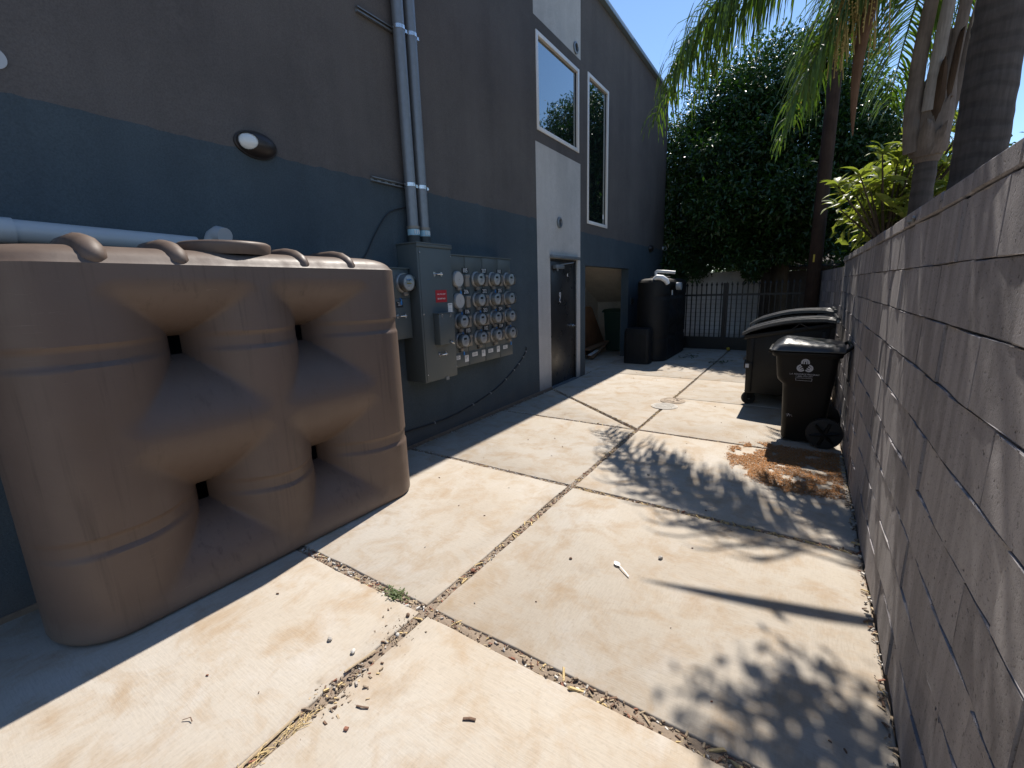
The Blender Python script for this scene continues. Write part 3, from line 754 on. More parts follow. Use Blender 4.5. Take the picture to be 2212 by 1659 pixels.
for k, (u, w, h_, z) in enumerate(((3.735, .10, .045, .885), (3.90, .07, .075, .855), (4.055, .10, .045, .885), (4.225, .07, .075, .875), (4.375, .10, .045, .885), (4.54, .065, .075, .885), (4.70, .10, .045, .89))):
    mb = MB(); mb.box((.1745, u - w / 2, z - h_ / 2), (.1757, u + w / 2, z + h_ / 2)); st = part('label', mb, 'sticker', ms)
    for j in range(3):
        mb = MB(); zz = z + h_ / 2 - .010 - j * .011; mb.box((.1758, u - w / 2 + .008, zz - .002), (.1762, u + w / 2 - random.uniform(.008, .04), zz + .002)); part('print_line', mb, 'dark_print', st)
# conduits and their straps
for i, (u, lab) in enumerate(((3.285, 'left galvanized steel conduit rising from the tall grey cabinet'), (3.435, 'right galvanized steel conduit rising from the tall grey cabinet'))):
    d = .085
    c = thing('conduit', lab, 'conduit', B(u, d, 2.0755), BR, 'conduits above the main cabinet')
    mb = MB(); mb.tube([(0, 0, 0), (0, 0, 4.5)], .053, 20); part('pipe', mb, 'galvanized', c, smooth=True, angle=60)
    mb = MB(); mb.tube([(0, 0, .003), (0, 0, .075)], .060, 20); part('hub', mb, 'cabinet_seam', c, smooth=True, angle=50)
    mb = MB(); mb.tube([(0, 0, .08), (0, 0, .135)], .0585, 20); part('tape_band', mb, 'blue_tape', c, smooth=True, angle=50)
    for k in range(3):
        mb = MB(); a = -.55 + k * .42; mb.box((.0588 * math.cos(a) - .003, .0588 * math.sin(a) - .005, .09), (.0588 * math.cos(a) + .004, .0588 * math.sin(a) + .005, .128)); part('tape_mark', mb, 'white_print', c)
    mb = MB(); mb.tube([(0, 0, .14), (0, 0, .165)], .062, 20); part('lock_ring', mb, 'lug_brown', c, smooth=True, angle=50)
    for z in (2.615 - 2.0755, 3.93 - 2.0755):
        mb = MB(); mb.tube([(0, 0, z - .016), (0, 0, z + .016)], .057, 20); mb.box((-.004, .052, z - .014), (.02, .085, z + .014)); mb.tube([(.008, .06, z), (.008, .1, z)], .006, 6)
        part('strap', mb, 'chrome', c, smooth=True, angle=40)
for z, lab in ((2.615, 'lower steel strut channel holding the conduits at the paint line'), (3.93, 'upper steel strut channel holding the conduits high on the charcoal wall')):
    t = thing('strut_channel', lab, 'strut', B(2.88, 0, z), BR, 'strut channels behind the conduits')
    mb = MB(); mb.box((.002, 0, -.021), (.006, .70, .021)); mb.box((.002, 0, -.021), (.03, .70, -.0175)); mb.box((.002, 0, .0175), (.03, .70, .021)); mb.box((.0275, 0, -.021), (.03, .70, -.011)); mb.box((.0275, 0, .011), (.03, .70, .021))
    part('channel', mb, 'galvanized', t)
    mb = MB()
    for k in range(8): mb.box((.0061, .03 + k * .085, -.006), (.0066, .075 + k * .085, .006))
    part('slots', mb, 'black_metal', t)
# cables
def cable(label, pts, r=.006, clips=()):
    P = [Vector(B(*p)) for p in pts]; q = []
    for i in range(len(P) - 1):
        for k in range(6):
            t = k / 6; p0, p1, p2, p3 = P[max(i - 1, 0)], P[i], P[i + 1], P[min(i + 2, len(P) - 1)]
            q.append(0.5 * ((2 * p1) + (-p0 + p2) * t + (2 * p0 - 5 * p1 + 4 * p2 - p3) * t * t + (-p0 + 3 * p1 - 3 * p2 + p3) * t ** 3))
    q.append(P[-1]); mb = MB(); mb.tube(q, r, 8)
    o = single('cable', label, 'cable', mb, 'black_cable', smooth=True, angle=60)
    for i in clips:
        mb = MB(); mb.box(tuple(q[i] - Vector((.012, .006, .010))), tuple(q[i] + Vector((.007, .006, .010)))); part('clip', mb, 'pvc_white', o)
cable('black cable clipped low on the blue wall, sagging below the meter bank', [(2.3, .012, .20), (2.94, .012, .205), (3.3, .012, .19), (3.65, .012, .18), (4.0, .014, .205), (4.37, .012, .255), (4.75, .012, .34), (5.10, .012, .48), (5.35, .012, .61), (5.48, .013, .72), (5.50, .012, .77), (5.47, .03, .78)], .0075, (15, 27, 33, 39, 43, 46, 50, 54))
cable('thin black cable dropping from the conduits behind the tan tank', [(2.5, .012, 1.75), (2.72, .012, 1.93), (2.86, .012, 2.13), (3.0, .012, 2.30), (3.1, .012, 2.37), (3.26, .03, 2.42)], .006)
# wall lamps
def bean_lamp(label, u, z, lens='lens_white'):
    t = thing('wall_lamp', label, 'lamp', B(u, 0, z), BR, 'oval wall lamps on the building')
    a_, b_, c_ = .142, .086, .095
    def patch(th0, th1, ph0, ph1, k, mat, name, nth=18, nph=12, off=0):
        mb = MB(); rs = []
        for i in range(nph + 1):
            ph = ph0 + (ph1 - ph0) * i / nph
            rs.append([(k * c_ * math.sin(ph) * 1.0, k * a_ * math.cos(ph) * math.cos(th), k * b_ * math.cos(ph) * math.sin(th)) for th in [th0 + (th1 - th0) * j / nth for j in range(nth + 1)]])
        mb.rings(rs, False, 0, False); return part(name, mb, mat, t, smooth=True, angle=60)
    mb = MB(); mb.lathe([(1, 0), (1.0, .012), (.97, .016)], 'X', (0, 0, 0), 36); mb.v = [(x, y * a_ * 1.06, zz * b_ * 1.06) for x, y, zz in mb.v]; part('back_plate', mb, 'bronze', t, smooth=True)
    patch(0, 2 * PI, 0.1, PI / 2 - .001, .94, lens, 'lens', 36, 12)
    # eyelid hood: covers all but a leaf shaped opening towards the near end
    mb = MB(); nth, nph = 200, 90; idx = {}
    for i in range(nph + 1):
        ph = .1 + (PI / 2 - .1) * i / nph
        for j in range(nth):
            th = 2 * PI * j / nth
            idx[i, j] = len(mb.v); mb.v.append((c_ * math.sin(ph), a_ * math.cos(ph) * math.cos(th), b_ * math.cos(ph) * math.sin(th)))
    for i in range(nph):
        for j in range(nth):
            ph = .1 + (PI / 2 - .1) * (i + .5) / nph; th = 2 * PI * (j + .5) / nth
            y, zz = math.cos(ph) * math.cos(th), math.cos(ph) * math.sin(th)
            if ((y + .58) / .36) ** 2 + ((zz - .02) / .62) ** 2 < 1: continue
            mb.f.append((idx[i, j], idx[i, (j + 1) % nth], idx[i + 1, (j + 1) % nth], idx[i + 1, j])); mb.mi.append(0)
    part('hood', mb, 'bronze', t, smooth=True, angle=60)
bean_lamp('dark bronze oval wall lamp above the tan tank at the paint line', 1.875, 2.655)
bean_lamp('small dark oval wall lamp near the far corner above the black tank', 11.75, 2.53, 'bronze')
def dome_cam(label, u, z, rz=0.0, s=1.0):
    t = thing('security_camera', label, 'camera', B(u, 0, z), (0, 0, TH + rz), 'white security cameras on the building')
    t.scale = (s, s, s)
    mb = MB(); mb.lathe([(.052, 0), (.052, .02), (.048, .04), (.03, .05)], 'X', (0, 0, 0), 24); part('base', mb, 'pvc_white', t, smooth=True)
    mb = MB(); mb.lathe([(.03, -.06), (.05, -.045), (.058, -.01), (.056, .03), (.046, .055), (.043, .058)], 'Y', (.075, 0, -.01), 24); part('body', mb, 'pvc_white', t, smooth=True)
    mb = MB(); mb.lathe([(.042, .056), (.035, .066), (.0005, .07)], 'Y', (.075, 0, -.01), 24, cap=False); part('lens', mb, 'black_paint', t, smooth=True)
dome_cam('white security camera at the left edge of the charcoal wall', .655, 2.76, PI * .95, .95)
dome_cam('white security camera on the far corner of the building', 12.90, 2.60, .3, 1.0)
t = thing('switch_plate', 'black electric switch plate beside the trash room opening', 'switch plate', B(10.36, 0, 1.27), BR)
mb = MB(); mb.box((.002, -.06, -.07), (.03, .06, .07)); part('plate', mb, 'black_metal', t, bevel=.006)
mb = MB(); mb.box((.03, -.035, -.05), (.034, .035, -.005)); mb.box((.03, -.035, .005), (.034, .035, .05)); part('cover', mb, 'black_plastic', t, bevel=.002)
mb = MB(); mb.box((.002, -.075, -.08), (.004, -.062, .08)); part('trim', mb, 'galvanized', t)

# ------------------------------------------------------------------ trash room contents
mb = MB()
pts = [(9.25, 1.20), (10.02, 1.17), (10.12, 1.12), (10.95, .20), (10.9, .04), (9.25, .04)]
mb.rings([[(0, u, z) for u, z in pts], [(.045, u, z) for u, z in pts]])
single('leaning_panel', 'brown wooden panel leaning inside the beige trash room', 'panel', mb, 'brown_door', loc=B(0, -.92, 0), rot=(0, 0, TH), bevel=.008)
def plank(label, a, b, w, h, mat='lumber'):
    a, b = Vector(a), Vector(b); d = b - a; M = Matrix.Translation(a) @ d.to_track_quat('X', 'Z').to_matrix().to_4x4()
    mb = MB(); mb.box((0, -w / 2, 0), (d.length, w / 2, h), M=M)
    single('plank', label, 'plank', mb, mat, bevel=.004, group='lumber on the trash room floor')
plank('long loose wooden plank slanting from the trash room floor', (-4.02, 9.3, .02), (-4.14, 10.6, .26), .13, .04)
plank('short wooden board lying at the back of the trash room', (-4.12, 9.3, .20), (-4.16, 10.5, .24), .16, .04)
plank('white trim board lying across the trash room doorway', (-4.02, 9.25, .10), (-4.06, 9.80, .14), .07, .025, 'white_frame')
t = thing('garbage_bin', 'dark green wheeled bin inside the beige trash room', 'bin', B(11.06, -.56, 0), BR)
mb = MB(); mb.rings([rrect(-.24, .24, -.26, .26, .03, .05), rrect(-.29, .29, -.3, .3, .98, .06)]); part('body', mb, 'bin_green', t, smooth=True)
mb = MB(); mb.rings([rrect(-.32, .33, -.34, .34, .985, .06), rrect(-.33, .34, -.345, .345, 1.01, .06), rrect(-.3, .3, -.3, .3, 1.06, .08)]); part('lid', mb, 'bin_green', t, smooth=True)

# ------------------------------------------------------------------ black rain tank and pump cover
t2 = tank('tall black plastic slimline water tank against the far corner of the building', (-2.80, 10.62, 0), (0, 0, .01), 'black_plastic', HL=1.08, T0=.33, ZC=1.68, ZT=1.76, ny=110, nz=90)
mb = MB(); mb.lathe([(.2, 1.75), (.22, 1.78), (.2, 1.80), (.001, 1.81)], 'Z', (0, -.3, 0), 28, cap=False); part('lid', mb, 'black_plastic', t2, smooth=True)
mb = MB(); mb.tube([(.06, -.86, 1.76), (.05, -.86, 1.88), (.07, -.84, 1.90), (.22, -.80, 1.885), (.42, -.74, 1.86)], .034, 14); part('overflow_pipe', mb, 'pvc_white', t2, smooth=True, angle=50)
mb = MB(); mb.tube([(.05, -.98, 1.73), (.12, -1.0, 1.775), (.22, -.99, 1.76), (.30, -.97, 1.70), (.33, -.95, 1.63)], [.045, .055, .058, .055, .04], 14); part('white_elbow', mb, 'spoon_white', t2, smooth=True)
mb = MB(); mb.tube([(.34, -.2, 1.58), (.44, -.2, 1.58)], .085, 18); part('outlet_cap', mb, 'pvc_white', t2, smooth=True, angle=40)
mb = MB(); mb.box((.335, -.62, 1.40), (.345, -.55, 1.50)); part('label', mb, 'sticker', t2)
mb = MB()
for k in range(14):
    pass
mb.rings([rrect(-.27, .27, -.16, .16, 0, .07), rrect(-.27, .27, -.16, .16, .66, .07), rrect(-.25, .25, -.14, .14, .735, .08), rrect(-.17, .17, -.07, .07, .755, .06)])
pc = single('pump_cover', 'waist high black plastic box in front of the black water tank', 'box', mb, 'black_plastic', loc=(-2.93, 9.30, 0), smooth=True, angle=50)
for k in range(6):
    mb = MB(); mb.box((-.2 + k * .075, -.166, .06), (-.17 + k * .075, -.159, .62)); part('rib', mb, 'black_plastic', pc)

# ------------------------------------------------------------------ iron fence, pole, back walls
fy = 12.05
fen = thing('iron_fence', 'black iron picket fence and gate closing the end of the alley', 'fence', (0, fy, 0))
pk = MB(); pk.box((-.0125, -.0125, .05), (.0125, .0125, 1.56)); pk.rings([[( -.02, -.02, 1.56), (.02, -.02, 1.56), (.02, .02, 1.56), (-.02, .02, 1.56)], [(-.024, -.024, 1.585), (.024, -.024, 1.585), (.024, .024, 1.585), (-.024, .024, 1.585)], [(-.002, -.002, 1.65), (.002, -.002, 1.65), (.002, .002, 1.65), (-.002, .002, 1.65)]])
pkm = mesh('picket', pk, 'black_metal')
x = -3.38
while x < .33:
    obj('picket', pkm, fen, (x, 0, 0), (0, 0, 0)); x += .1145
for z0, z1 in ((1.315, 1.36), (.06, .10), (.27, .305)):
    mb = MB(); mb.box((-3.42, -.028, z0), (.36, .026, z1)); part('rail', mb, 'black_metal', fen)
mb = MB(); mb.box((-3.42, -.034, .0), (.36, -.030, .272)); part('kick_plate', mb, 'black_metal', fen)
for x in (-3.40, -1.71, -1.65, .3):
    mb = MB(); mb.box((x - .027, -.029, 0), (x + .027, .028, 1.62)); part('post', mb, 'black_metal', fen)
k = 0
for z in np.arange(.38, 1.3, .105):
    mb = MB(); mb.tube([(-3.4, .032, z), (-1.0, .032, z)], .0025, 4); part('mesh_wire', mb, 'black_metal', fen)
mb = MB(); pts = [(0.06, 11.5, 0), (0.062, 11.5, 3), (0.07, 11.5, 9.5)]; 
up = thing('utility_pole', 'brown wooden utility pole with small yellow tag behind the dumpster', 'pole', (0.06, 11.45, 0))
mb = MB(); mb.tube([(0, 0, 0), (0, 0, 1.5), (.0, 0, 4), (0, 0, 5.7)], [.130, .126, .118, .112], 20); part('shaft', mb, 'pole_wood', up, smooth=True, angle=60)
mb = MB(); mb.box((-.045, -.132, 1.98), (-.015, -.126, 2.13)); part('tag', mb, 'yellow_tag', up)
# white painted block wall behind the fence
ww = thing('painted_wall', 'white painted block wall behind the iron fence', 'wall', (0, 14.5, 0))
mb = MB(); mb.box((-5.2, .012, -.05), (-1.14, .16, 1.93)); part('mortar_core', mb, 'painted_block', ww)
pb = mesh('brick', MB().box((-.196, 0, 0), (.196, .15, .193)), 'painted_block', False, .004, 1)
for row in range(10):
    x = -1.34 - (0 if row % 2 else .2)
    while x > -4.6:
        obj('brick', pb, ww, (x, random.gauss(0, .002), row * .2 - .06)); x -= .4
sh = thing('shed', 'dark wooden shed with low eave behind the fence and utility pole', 'shed', (0, 14.2, 0))
mb = MB(); mb.box((-1.12, 0, 0), (1.6, 2.2, 1.88)); part('wall', mb, 'shed_wood', sh)
for k in range(18):
    mb = MB(); mb.box((-1.12 + k * .15, -.018, .02), (-1.12 + k * .15 + .142, -.001, 1.86)); part('board', mb, 'shed_wood', sh)
mb = MB(); mb.add([(-1.2, -.22, 1.90), (1.7, -.22, 1.88), (1.7, 2.4, 2.35), (-1.2, 2.4, 2.37), (-1.2, -.22, 1.97), (1.7, -.22, 1.95), (1.7, 2.4, 2.42), (-1.2, 2.4, 2.44)], [(0, 3, 2, 1), (4, 5, 6, 7), (0, 1, 5, 4), (1, 2, 6, 5), (2, 3, 7, 6), (3, 0, 4, 7)]); part('roof', mb, 'shed_wood', sh)
cn = thing('canopy', 'pale green tarpaulin canopy beyond the far end of the block wall', 'canopy', (1.0, 18, 0))
mb = MB(); n = 12
for i in range(n + 1):
    pass
rs = [[(-1.4 + 3.2 * j / n, 2.0 * i / n, 2.25 + .35 * math.sin(PI * i / n) - .10 * j / n * 2 - .05 * math.sin(j * 1.7)) for j in range(n + 1)] for i in range(n + 1)]
mb.rings(rs, False, 0, False); part('sheet', mb, 'tarp_green', cn, smooth=True)
for x_, y_ in ((-1.35, .05), (1.7, .05), (-1.35, 1.95), (1.7, 1.95)):
    mb = MB(); mb.tube([(x_, y_, 0), (x_, y_, 2.2)], .025, 8); part('leg', mb, 'galvanized', cn)

# ------------------------------------------------------------------ dumpster
dp = thing('dumpster', 'black steel dumpster with ribbed plastic lids against the block wall', 'dumpster', (0, 6.5, 0))
x0, x1, DL = -.60, .26, 1.55
mb = MB()
mb.rings([[(x0, 0, .17), (x1, 0, .17), (x1, 0, 1.10), (x0 - .02, 0, .94)], [(x0, DL, .17), (x1, DL, .17), (x1, DL, 1.10), (x0 - .02, DL, .94)]])
part('body', mb, 'dumpster_steel', dp, bevel=.012)
mb = MB()
rim = [(x0 - .045, -.03), (x1 + .03, -.03), (x1 + .03, DL + .03), (x0 - .045, DL + .03)]
zz = lambda x: .94 + (x - x0 + .02) / (x1 - x0 + .02) * .16
mb.rings([[(x, y, zz(x) - .05) for x, y in rim], [(x, y, zz(x) + .002) for x, y in rim]]); part('rim', mb, 'dumpster_steel', dp, bevel=.008)
for xx in (x0 + .02, x1 - .08):
    mb = MB(); mb.box((xx, -.014, .19), (xx + .05, -.001, .90 if xx < 0 else 1.0)); part('stiffener', mb, 'dumpster_steel', dp, bevel=.004)
mb = MB(); mb.box((x0 - .03, .02, .52), (x0 + .0, .14, .60)); mb.box((x0 - .028, -.03, .50), (x0 + .07, -.015, .585)); part('fork_pocket', mb, 'dumpster_steel', dp, bevel=.004)
mb = MB(); mb.box((x0 - .012, -.034, .515), (x0 + .03, -.031, .565)); part('sticker', mb, 'grey_print', dp)
mb = MB(); mb.box((x1, .0, .2), (x1 + .05, .06, 1.1)); part('hinge_post', mb, 'dumpster_steel', dp)
mb = MB(); mb.tube([(x1 + .06, -.1, 1.13), (x1 + .06, DL + .06, 1.13)], .016, 10); part('hinge_rod', mb, 'galvanized', dp, smooth=True)
def lid(y0, y1, lift, bow, name='lid'):
    nX, nY = 26, 40
    def zt(s, w):
        x = x0 - .075 + s * (x1 + .07 - x0 + .075)
        z = .955 + s * .175 + bow * math.sin(PI * min(1, s * 1.05)) + lift * (1 - (1 - s) * .0)
        rib = .020 * (1 if (w * 5.0) % 1 < .55 else 0) * min(1, s * 9, (1 - s) * 9)
        edge = .0
        return x, z + rib + .006 * math.sin(w * 9 + s * 4)
    top, bot = [], []
    for i in range(nX + 1):
        r1, r2 = [], []
        for j in range(nY + 1):
            s, w = i / nX, j / nY; x, z = zt(s, w); y = y0 + (y1 - y0) * w
            r1.append((x, y, z + .012)); r2.append((x, y, z - .022))
        top.append(r1); bot.append(r2)
    m = MB(); m.rings([t + b[::-1] for t, b in zip(top, bot)], True)
    return part(name, m, 'lid_plastic', dp, smooth=True, angle=28)
lid(-.07, .735, 0.0, .055); lid(.755, 1.60, .055, .065)
for s_ in (0, 1):
    mb = MB()
    for k in range(9):
        y = (-.05 + .76 * k / 8) if s_ == 0 else (.78 + .8 * k / 8)
        mb.lathe([(.022, -.028), (.026, 0), (.022, .028)], 'Y', (x1 + .06, y, 1.15 + .05 * s_), 10)
    part('lid_hinge', mb, 'lid_plastic', dp, smooth=True)
mb = MB(); mb.tube([(-.14, -.075, 1.02), (-.05, -.09, 1.10), (.06, -.075, 1.04)], .008, 6); part('lid_strap', mb, 'rubber', dp)
for x_, y_, a in ((x0 + .06, .10, .5), (x1 - .08, .10, 0), (x0 + .06, DL - .12, .2), (x1 - .08, DL - .12, 0)):
    mb = MB(); mb.lathe([(.03, -.022), (.078, -.022), (.088, -.012), (.088, .012), (.078, .022), (.03, .022)], 'Y', (0, 0, .088), 24)
    w = part('caster', mb, 'rubber', dp, loc=(x_ - .02, y_, 0), rot=(0, 0, a), smooth=True, angle=40)
    mb = MB()
    for q in range(5):
        a2 = q * 2 * PI / 5; mb.tube([(0, 0, .088), (.07 * math.cos(a2), 0, .088 + .07 * math.sin(a2))], .009, 6)
    mb.lathe([(.02, -.027), (.02, .027)], 'Y', (0, 0, .088), 12); part('spokes', mb, 'galvanized', w)
    mb = MB(); mb.box((-.03, -.036, .08), (.035, -.03, .18)); mb.box((-.03, .03, .08), (.035, .036, .18)); mb.box((-.04, -.04, .168), (.045, .04, .18)); part('fork', mb, 'dumpster_steel', w)

# ------------------------------------------------------------------ wheeled cart
ct = thing('trash_cart', 'black wheeled trash cart with white three lobed logo in front of the dumpster', 'trash cart', (0.0, 5.37, 0))
prof = [(.02, -.105, .235, .225, .05), (.06, -.115, .245, .235, .055), (.55, -.135, .275, .268, .055), (.60, -.14, .278, .270, .055), (.645, -.185, .282, .280, .06), (.68, -.195, .285, .283, .06), (.86, -.215, .30, .295, .06), (.90, -.22, .31, .30, .06)]
mb = MB(); mb.rings([rrect(a, b, -h, h, z, r, 6) for z, a, b, h, r in prof]); part('body', mb, 'cart_plastic', ct, smooth=True, angle=35)
mb = MB(); mb.rings([rrect(-.245, .325, -.318, .318, .885, .07, 6), rrect(-.25, .33, -.322, .322, .90, .07, 6), rrect(-.25, .33, -.322, .322, .925, .07, 6), rrect(-.24, .32, -.31, .31, .935, .07, 6)]); part('rim', mb, 'cart_plastic', ct, smooth=True, angle=40)
mb = MB(); mb.box((-.285, -.23, .905), (-.24, .23, .945)); part('lid_grip', mb, 'cart_plastic', ct, bevel=.012)
nX, nY = 26, 22; rsx = []
for i in range(nX + 1):
    s = i / nX; x = -.262 + s * .60
    base = .948; crown = (.098 * min(1, s * 5.5) ** .6) * (1 - .55 * max(0, s - .25)) if s < .86 else .045 + (1 - s) * .12
    row = []
    for j in range(nY + 1):
        w = j / nY * 2 - 1; e = (1 - abs(w) ** 5) ; g = .012 * math.sin(w * 10) * min(1, s * 4) * (1 - s)
        row.append((x, w * .325, base + crown * max(0, e) ** .7 + g * e))
    rsx.append(row)
m = MB(); m.rings([r + [(p[0], p[1], .937) for p in r[::-1]] for r in rsx], True); part('lid', m, 'lid_plastic', ct, smooth=True, angle=40)
mb = MB(); mb.tube([(.28, -.27, .89), (.36, -.26, .965), (.385, -.24, .985), (.385, .24, .985), (.36, .26, .965), (.28, .27, .89)], .017, 10); part('handle', mb, 'cart_plastic', ct, smooth=True, angle=60)
for y_ in (-.315, .315):
    mb = MB(); mb.lathe([(.05, -.03), (.125, -.032), (.148, -.025), (.152, 0), (.148, .025), (.125, .032), (.05, .03)], 'Y', (.245, y_, .152), 32); w = part('wheel', mb, 'rubber', ct, smooth=True, angle=40)
    mb = MB()
    for q in range(6):
        a = q * PI / 3 + .2; mb.tube([(.245, y_ - .036, .152), (.245 + .118 * math.cos(a), y_ - .036, .152 + .118 * math.sin(a))], [.02, .012], 6)
    mb.lathe([(.033, -.05), (.033, .0)], 'Y', (.245, y_, .152), 16); part('hub', mb, 'cart_plastic', w, smooth=True)
mb = MB(); mb.tube([(.245, -.30, .152), (.245, .30, .152)], .012, 8); part('axle', mb, 'galvanized', ct)
# logo on the near side: three loops
def logo(r0, cx, cz, yy):
    mb = MB()
    for k in range(3):
        a = PI / 2 + k * 2 * PI / 3; d = Vector((math.cos(a), math.sin(a))); pn = Vector((-d.y, d.x))
        for wid, ln, th in ((.43, 1.0, .105), (.155, .80, .085)):
            pts = []
            st = .36 if wid > .3 else .34
            pts.append(d * st + pn * wid * .98)
            for q in range(9):
                an = PI * q / 8; pts.append(d * (ln - wid) + pn * (wid * math.cos(an)) + d * (wid * math.sin(an)))
            pts.append(d * st - pn * wid * .98)
            P3 = [Vector((cx + p.x * r0, yy, cz + p.y * r0)) for p in pts]
            L, Rr = [], []
            for i, p in enumerate(P3):
                t = (P3[min(i + 1, len(P3) - 1)] - P3[max(i - 1, 0)]).normalized(); nn = Vector((-t.z, 0, t.x)) * th * r0
                L.append(p + nn); Rr.append(p - nn)
            mb.rings([[tuple(a_), tuple(b_)] for a_, b_ in zip(L, Rr)], False, 0, False)
    return mb
part('logo', logo(.066, .035, .795, -.301), 'grey_print', ct)
RX2 = (PI / 2 - .055, 0, 0)
text('L.A. RESOURCE PROGRAM', .0205, ct, 'grey_print', (.035, -.2965, .715), RX2)
text('1 (800) 773-CITY', .0195, ct, 'grey_print', (.035, -.2950, .694), RX2)
mb = MB(); z0, z1 = .652, .678; yy = -.2935
for a, b in (((-.032, yy - .001, z0), (.102, yy, z0 + .0022)), ((-.032, yy - .001, z1 - .0022), (.102, yy, z1)), ((-.032, yy - .0012, z0), (-.0295, yy, z1)), ((.0995, yy - .0012, z0), (.102, yy, z1))): mb.box(a, b)
part('print_frame', mb, 'grey_print', ct)
mb = MB()
for k in range(16):
    a = Vector((-.06 + random.gauss(0, .012), -.2525, .30 - random.random() * .03)); mb.box(tuple(a), tuple(a + Vector((random.uniform(.003, .012), .0006, random.uniform(.002, .007)))))
part('paint_scuff', mb, 'grey_print', ct)

# ------------------------------------------------------------------ manhole covers
def cover(label, x, y, r, mat, grid):
    t = thing('manhole_cover', label, 'manhole cover', (x, y, 0.003))
    mb = MB(); mb.lathe([(r, 0), (r, .006), (r - .012, .009), (r - .016, .006), (.0005, .006)], 'Z', (0, 0, 0), 40, cap=False); part('plate', mb, mat, t)
    mb = MB()
    if grid:
        k = -6
        for i in range(-6, 7):
            for j in range(-6, 7):
                px, py = i * r / 7, j * r / 7
                if math.hypot(px, py) < r * .86 and not (abs(i) < 2 and abs(j) < 2): mb.box((px - r * .045, py - r * .045, .006), (px + r * .045, py + r * .045, .010))
        mb.box((-.02, -.02, .006), (.02, .02, .0095))
    else:
        for k in range(14):
            a = random.uniform(0, 2 * PI); q = random.uniform(.1, .75) * r; b = a + random.uniform(-.9, .9); q2 = random.uniform(.1, .8) * r
            mb.tube([(q * math.cos(a), q * math.sin(a), .007), (q2 * math.cos(b), q2 * math.sin(b), .007)], .005, 5)
        mb.lathe([(r * .84, .005), (r * .84, .0095), (r * .80, .0095), (r * .80, .005)], 'Z', (0, 0, 0), 40, cap=False)
    part('tread', mb, mat, t)
    mb = MB(); mb.lathe([(r + .02, -.002), (r + .02, .004), (r + .004, .005), (r + .002, 0)], 'Z', (0, 0, 0), 40, cap=False); part('frame', mb, mat, t)
cover('pale round manhole cover with studded tread, nearer of the pair', -1.50, 5.97, .150, 'pale_cover', True)
cover('rusty brown round manhole cover, farther of the pair', -1.475, 6.315, .150, 'iron_cover', False)

# ------------------------------------------------------------------ debris
def chip(mb, c, s, mi, flat=.35, el=1.0):
    a = random.uniform(0, 2 * PI); ca, sa = math.cos(a), math.sin(a); tl = random.gauss(0, .25)
    vs = []
    for x, y, z in ((-1, -.5, 0), (1, -.45, 0), (.9, .5, 0), (-.8, .55, 0), (-.8, -.35, 1), (.75, -.4, 1), (.7, .4, 1), (-.7, .35, 1)):
        x *= s * el; y *= s; z = z * s * flat * 2 + x * tl
        vs.append((c[0] + x * ca - y * sa, c[1] + x * sa + y * ca, c[2] + z))
    mb.add(vs, [(0, 3, 2, 1), (4, 5, 6, 7), (0, 1, 5, 4), (1, 2, 6, 5), (2, 3, 7, 6), (3, 0, 4, 7)], mi)
DM = ['debris_brown', 'debris_tan', 'debris_straw', 'debris_red', 'pebble', 'pebble_pale', 'dirt']
def mat_pick(w): return random.choices(range(7), w)[0]
mb = MB()
def strew(a, b, n, w, weights, smax=.008, z=-.014):
    a, b = Vector(a), Vector(b); nr = Vector((-(b - a).y, (b - a).x)).normalized()
    for _ in range(n):
        p = a.lerp(b, random.random()) + nr * random.uniform(-w, w)
        mi = mat_pick(weights); s = random.uniform(.3, 1) ** 2 * smax + .0015
        chip(mb, (p.x, p.y, z + random.uniform(0, .012)), s, mi, .2 if mi in (0, 1, 3) else .45, 1.8 if mi in (0, 1, 3) else (3.5 if mi == 2 else 1.1))
wN = [5, 4, 3, 2, 1, 1, 4]; wD = [6, 3, 1, 1.5, 1, .6, 3]
strew((XM, -1), (XM, Y0), 420, J, [3, 3, 2, 1, 1, .7, 8]); strew((XM, Y0), (XM, Y1), 620, J * .85, wD); strew((XM, Y1), (XM, Y2), 520, J * .85, wD)
strew((XM, Y2), (XM, 8.5), 420, J * .7, [3, 4, 2, 1, 2, 2, 2])
strew((-2.6, Y0), (XM, Y0), 360, J, [4, 4, .4, 2, 3, 2.5, 5], .012); strew((XM, Y0), (XR, Y0), 480, J, [4, 4, 1.5, 1.5, 1, 1, 8], .010)
strew((XL, Y1), (XM, Y1), 380, J * .8, [4, 4, 1, 1, 3, 3, 2]); strew((XM, Y1), (XR, Y1), 500, J * .8, [5, 4, 4, 2, 1, 1, 2])
strew((XL, Y2), (XM, Y2), 300, J * .7, [4, 4, 1, 1, 2, 2, 2]); strew((XM, Y2), (XR, Y2), 300, J * .7, wD); strew((-3.38, 6.3), (XM, Y2 + .03), 320, J * .8, [3, 4, 1, 1, 3, 3, 2])
strew((XR - .01, 1.0), (XR - .01, 5.0), 260, .02, [4, 3, 1, 1, 2, 2, 4], .010, .0); strew((XL + .03, 2.6), (XL + .03, 6.0), 200, .03, wD, .008, 0)
part('joint_debris', mb, DM, None, kind='stuff', label='dry chips, straw and grit lying in the joints of the paving', category='debris')
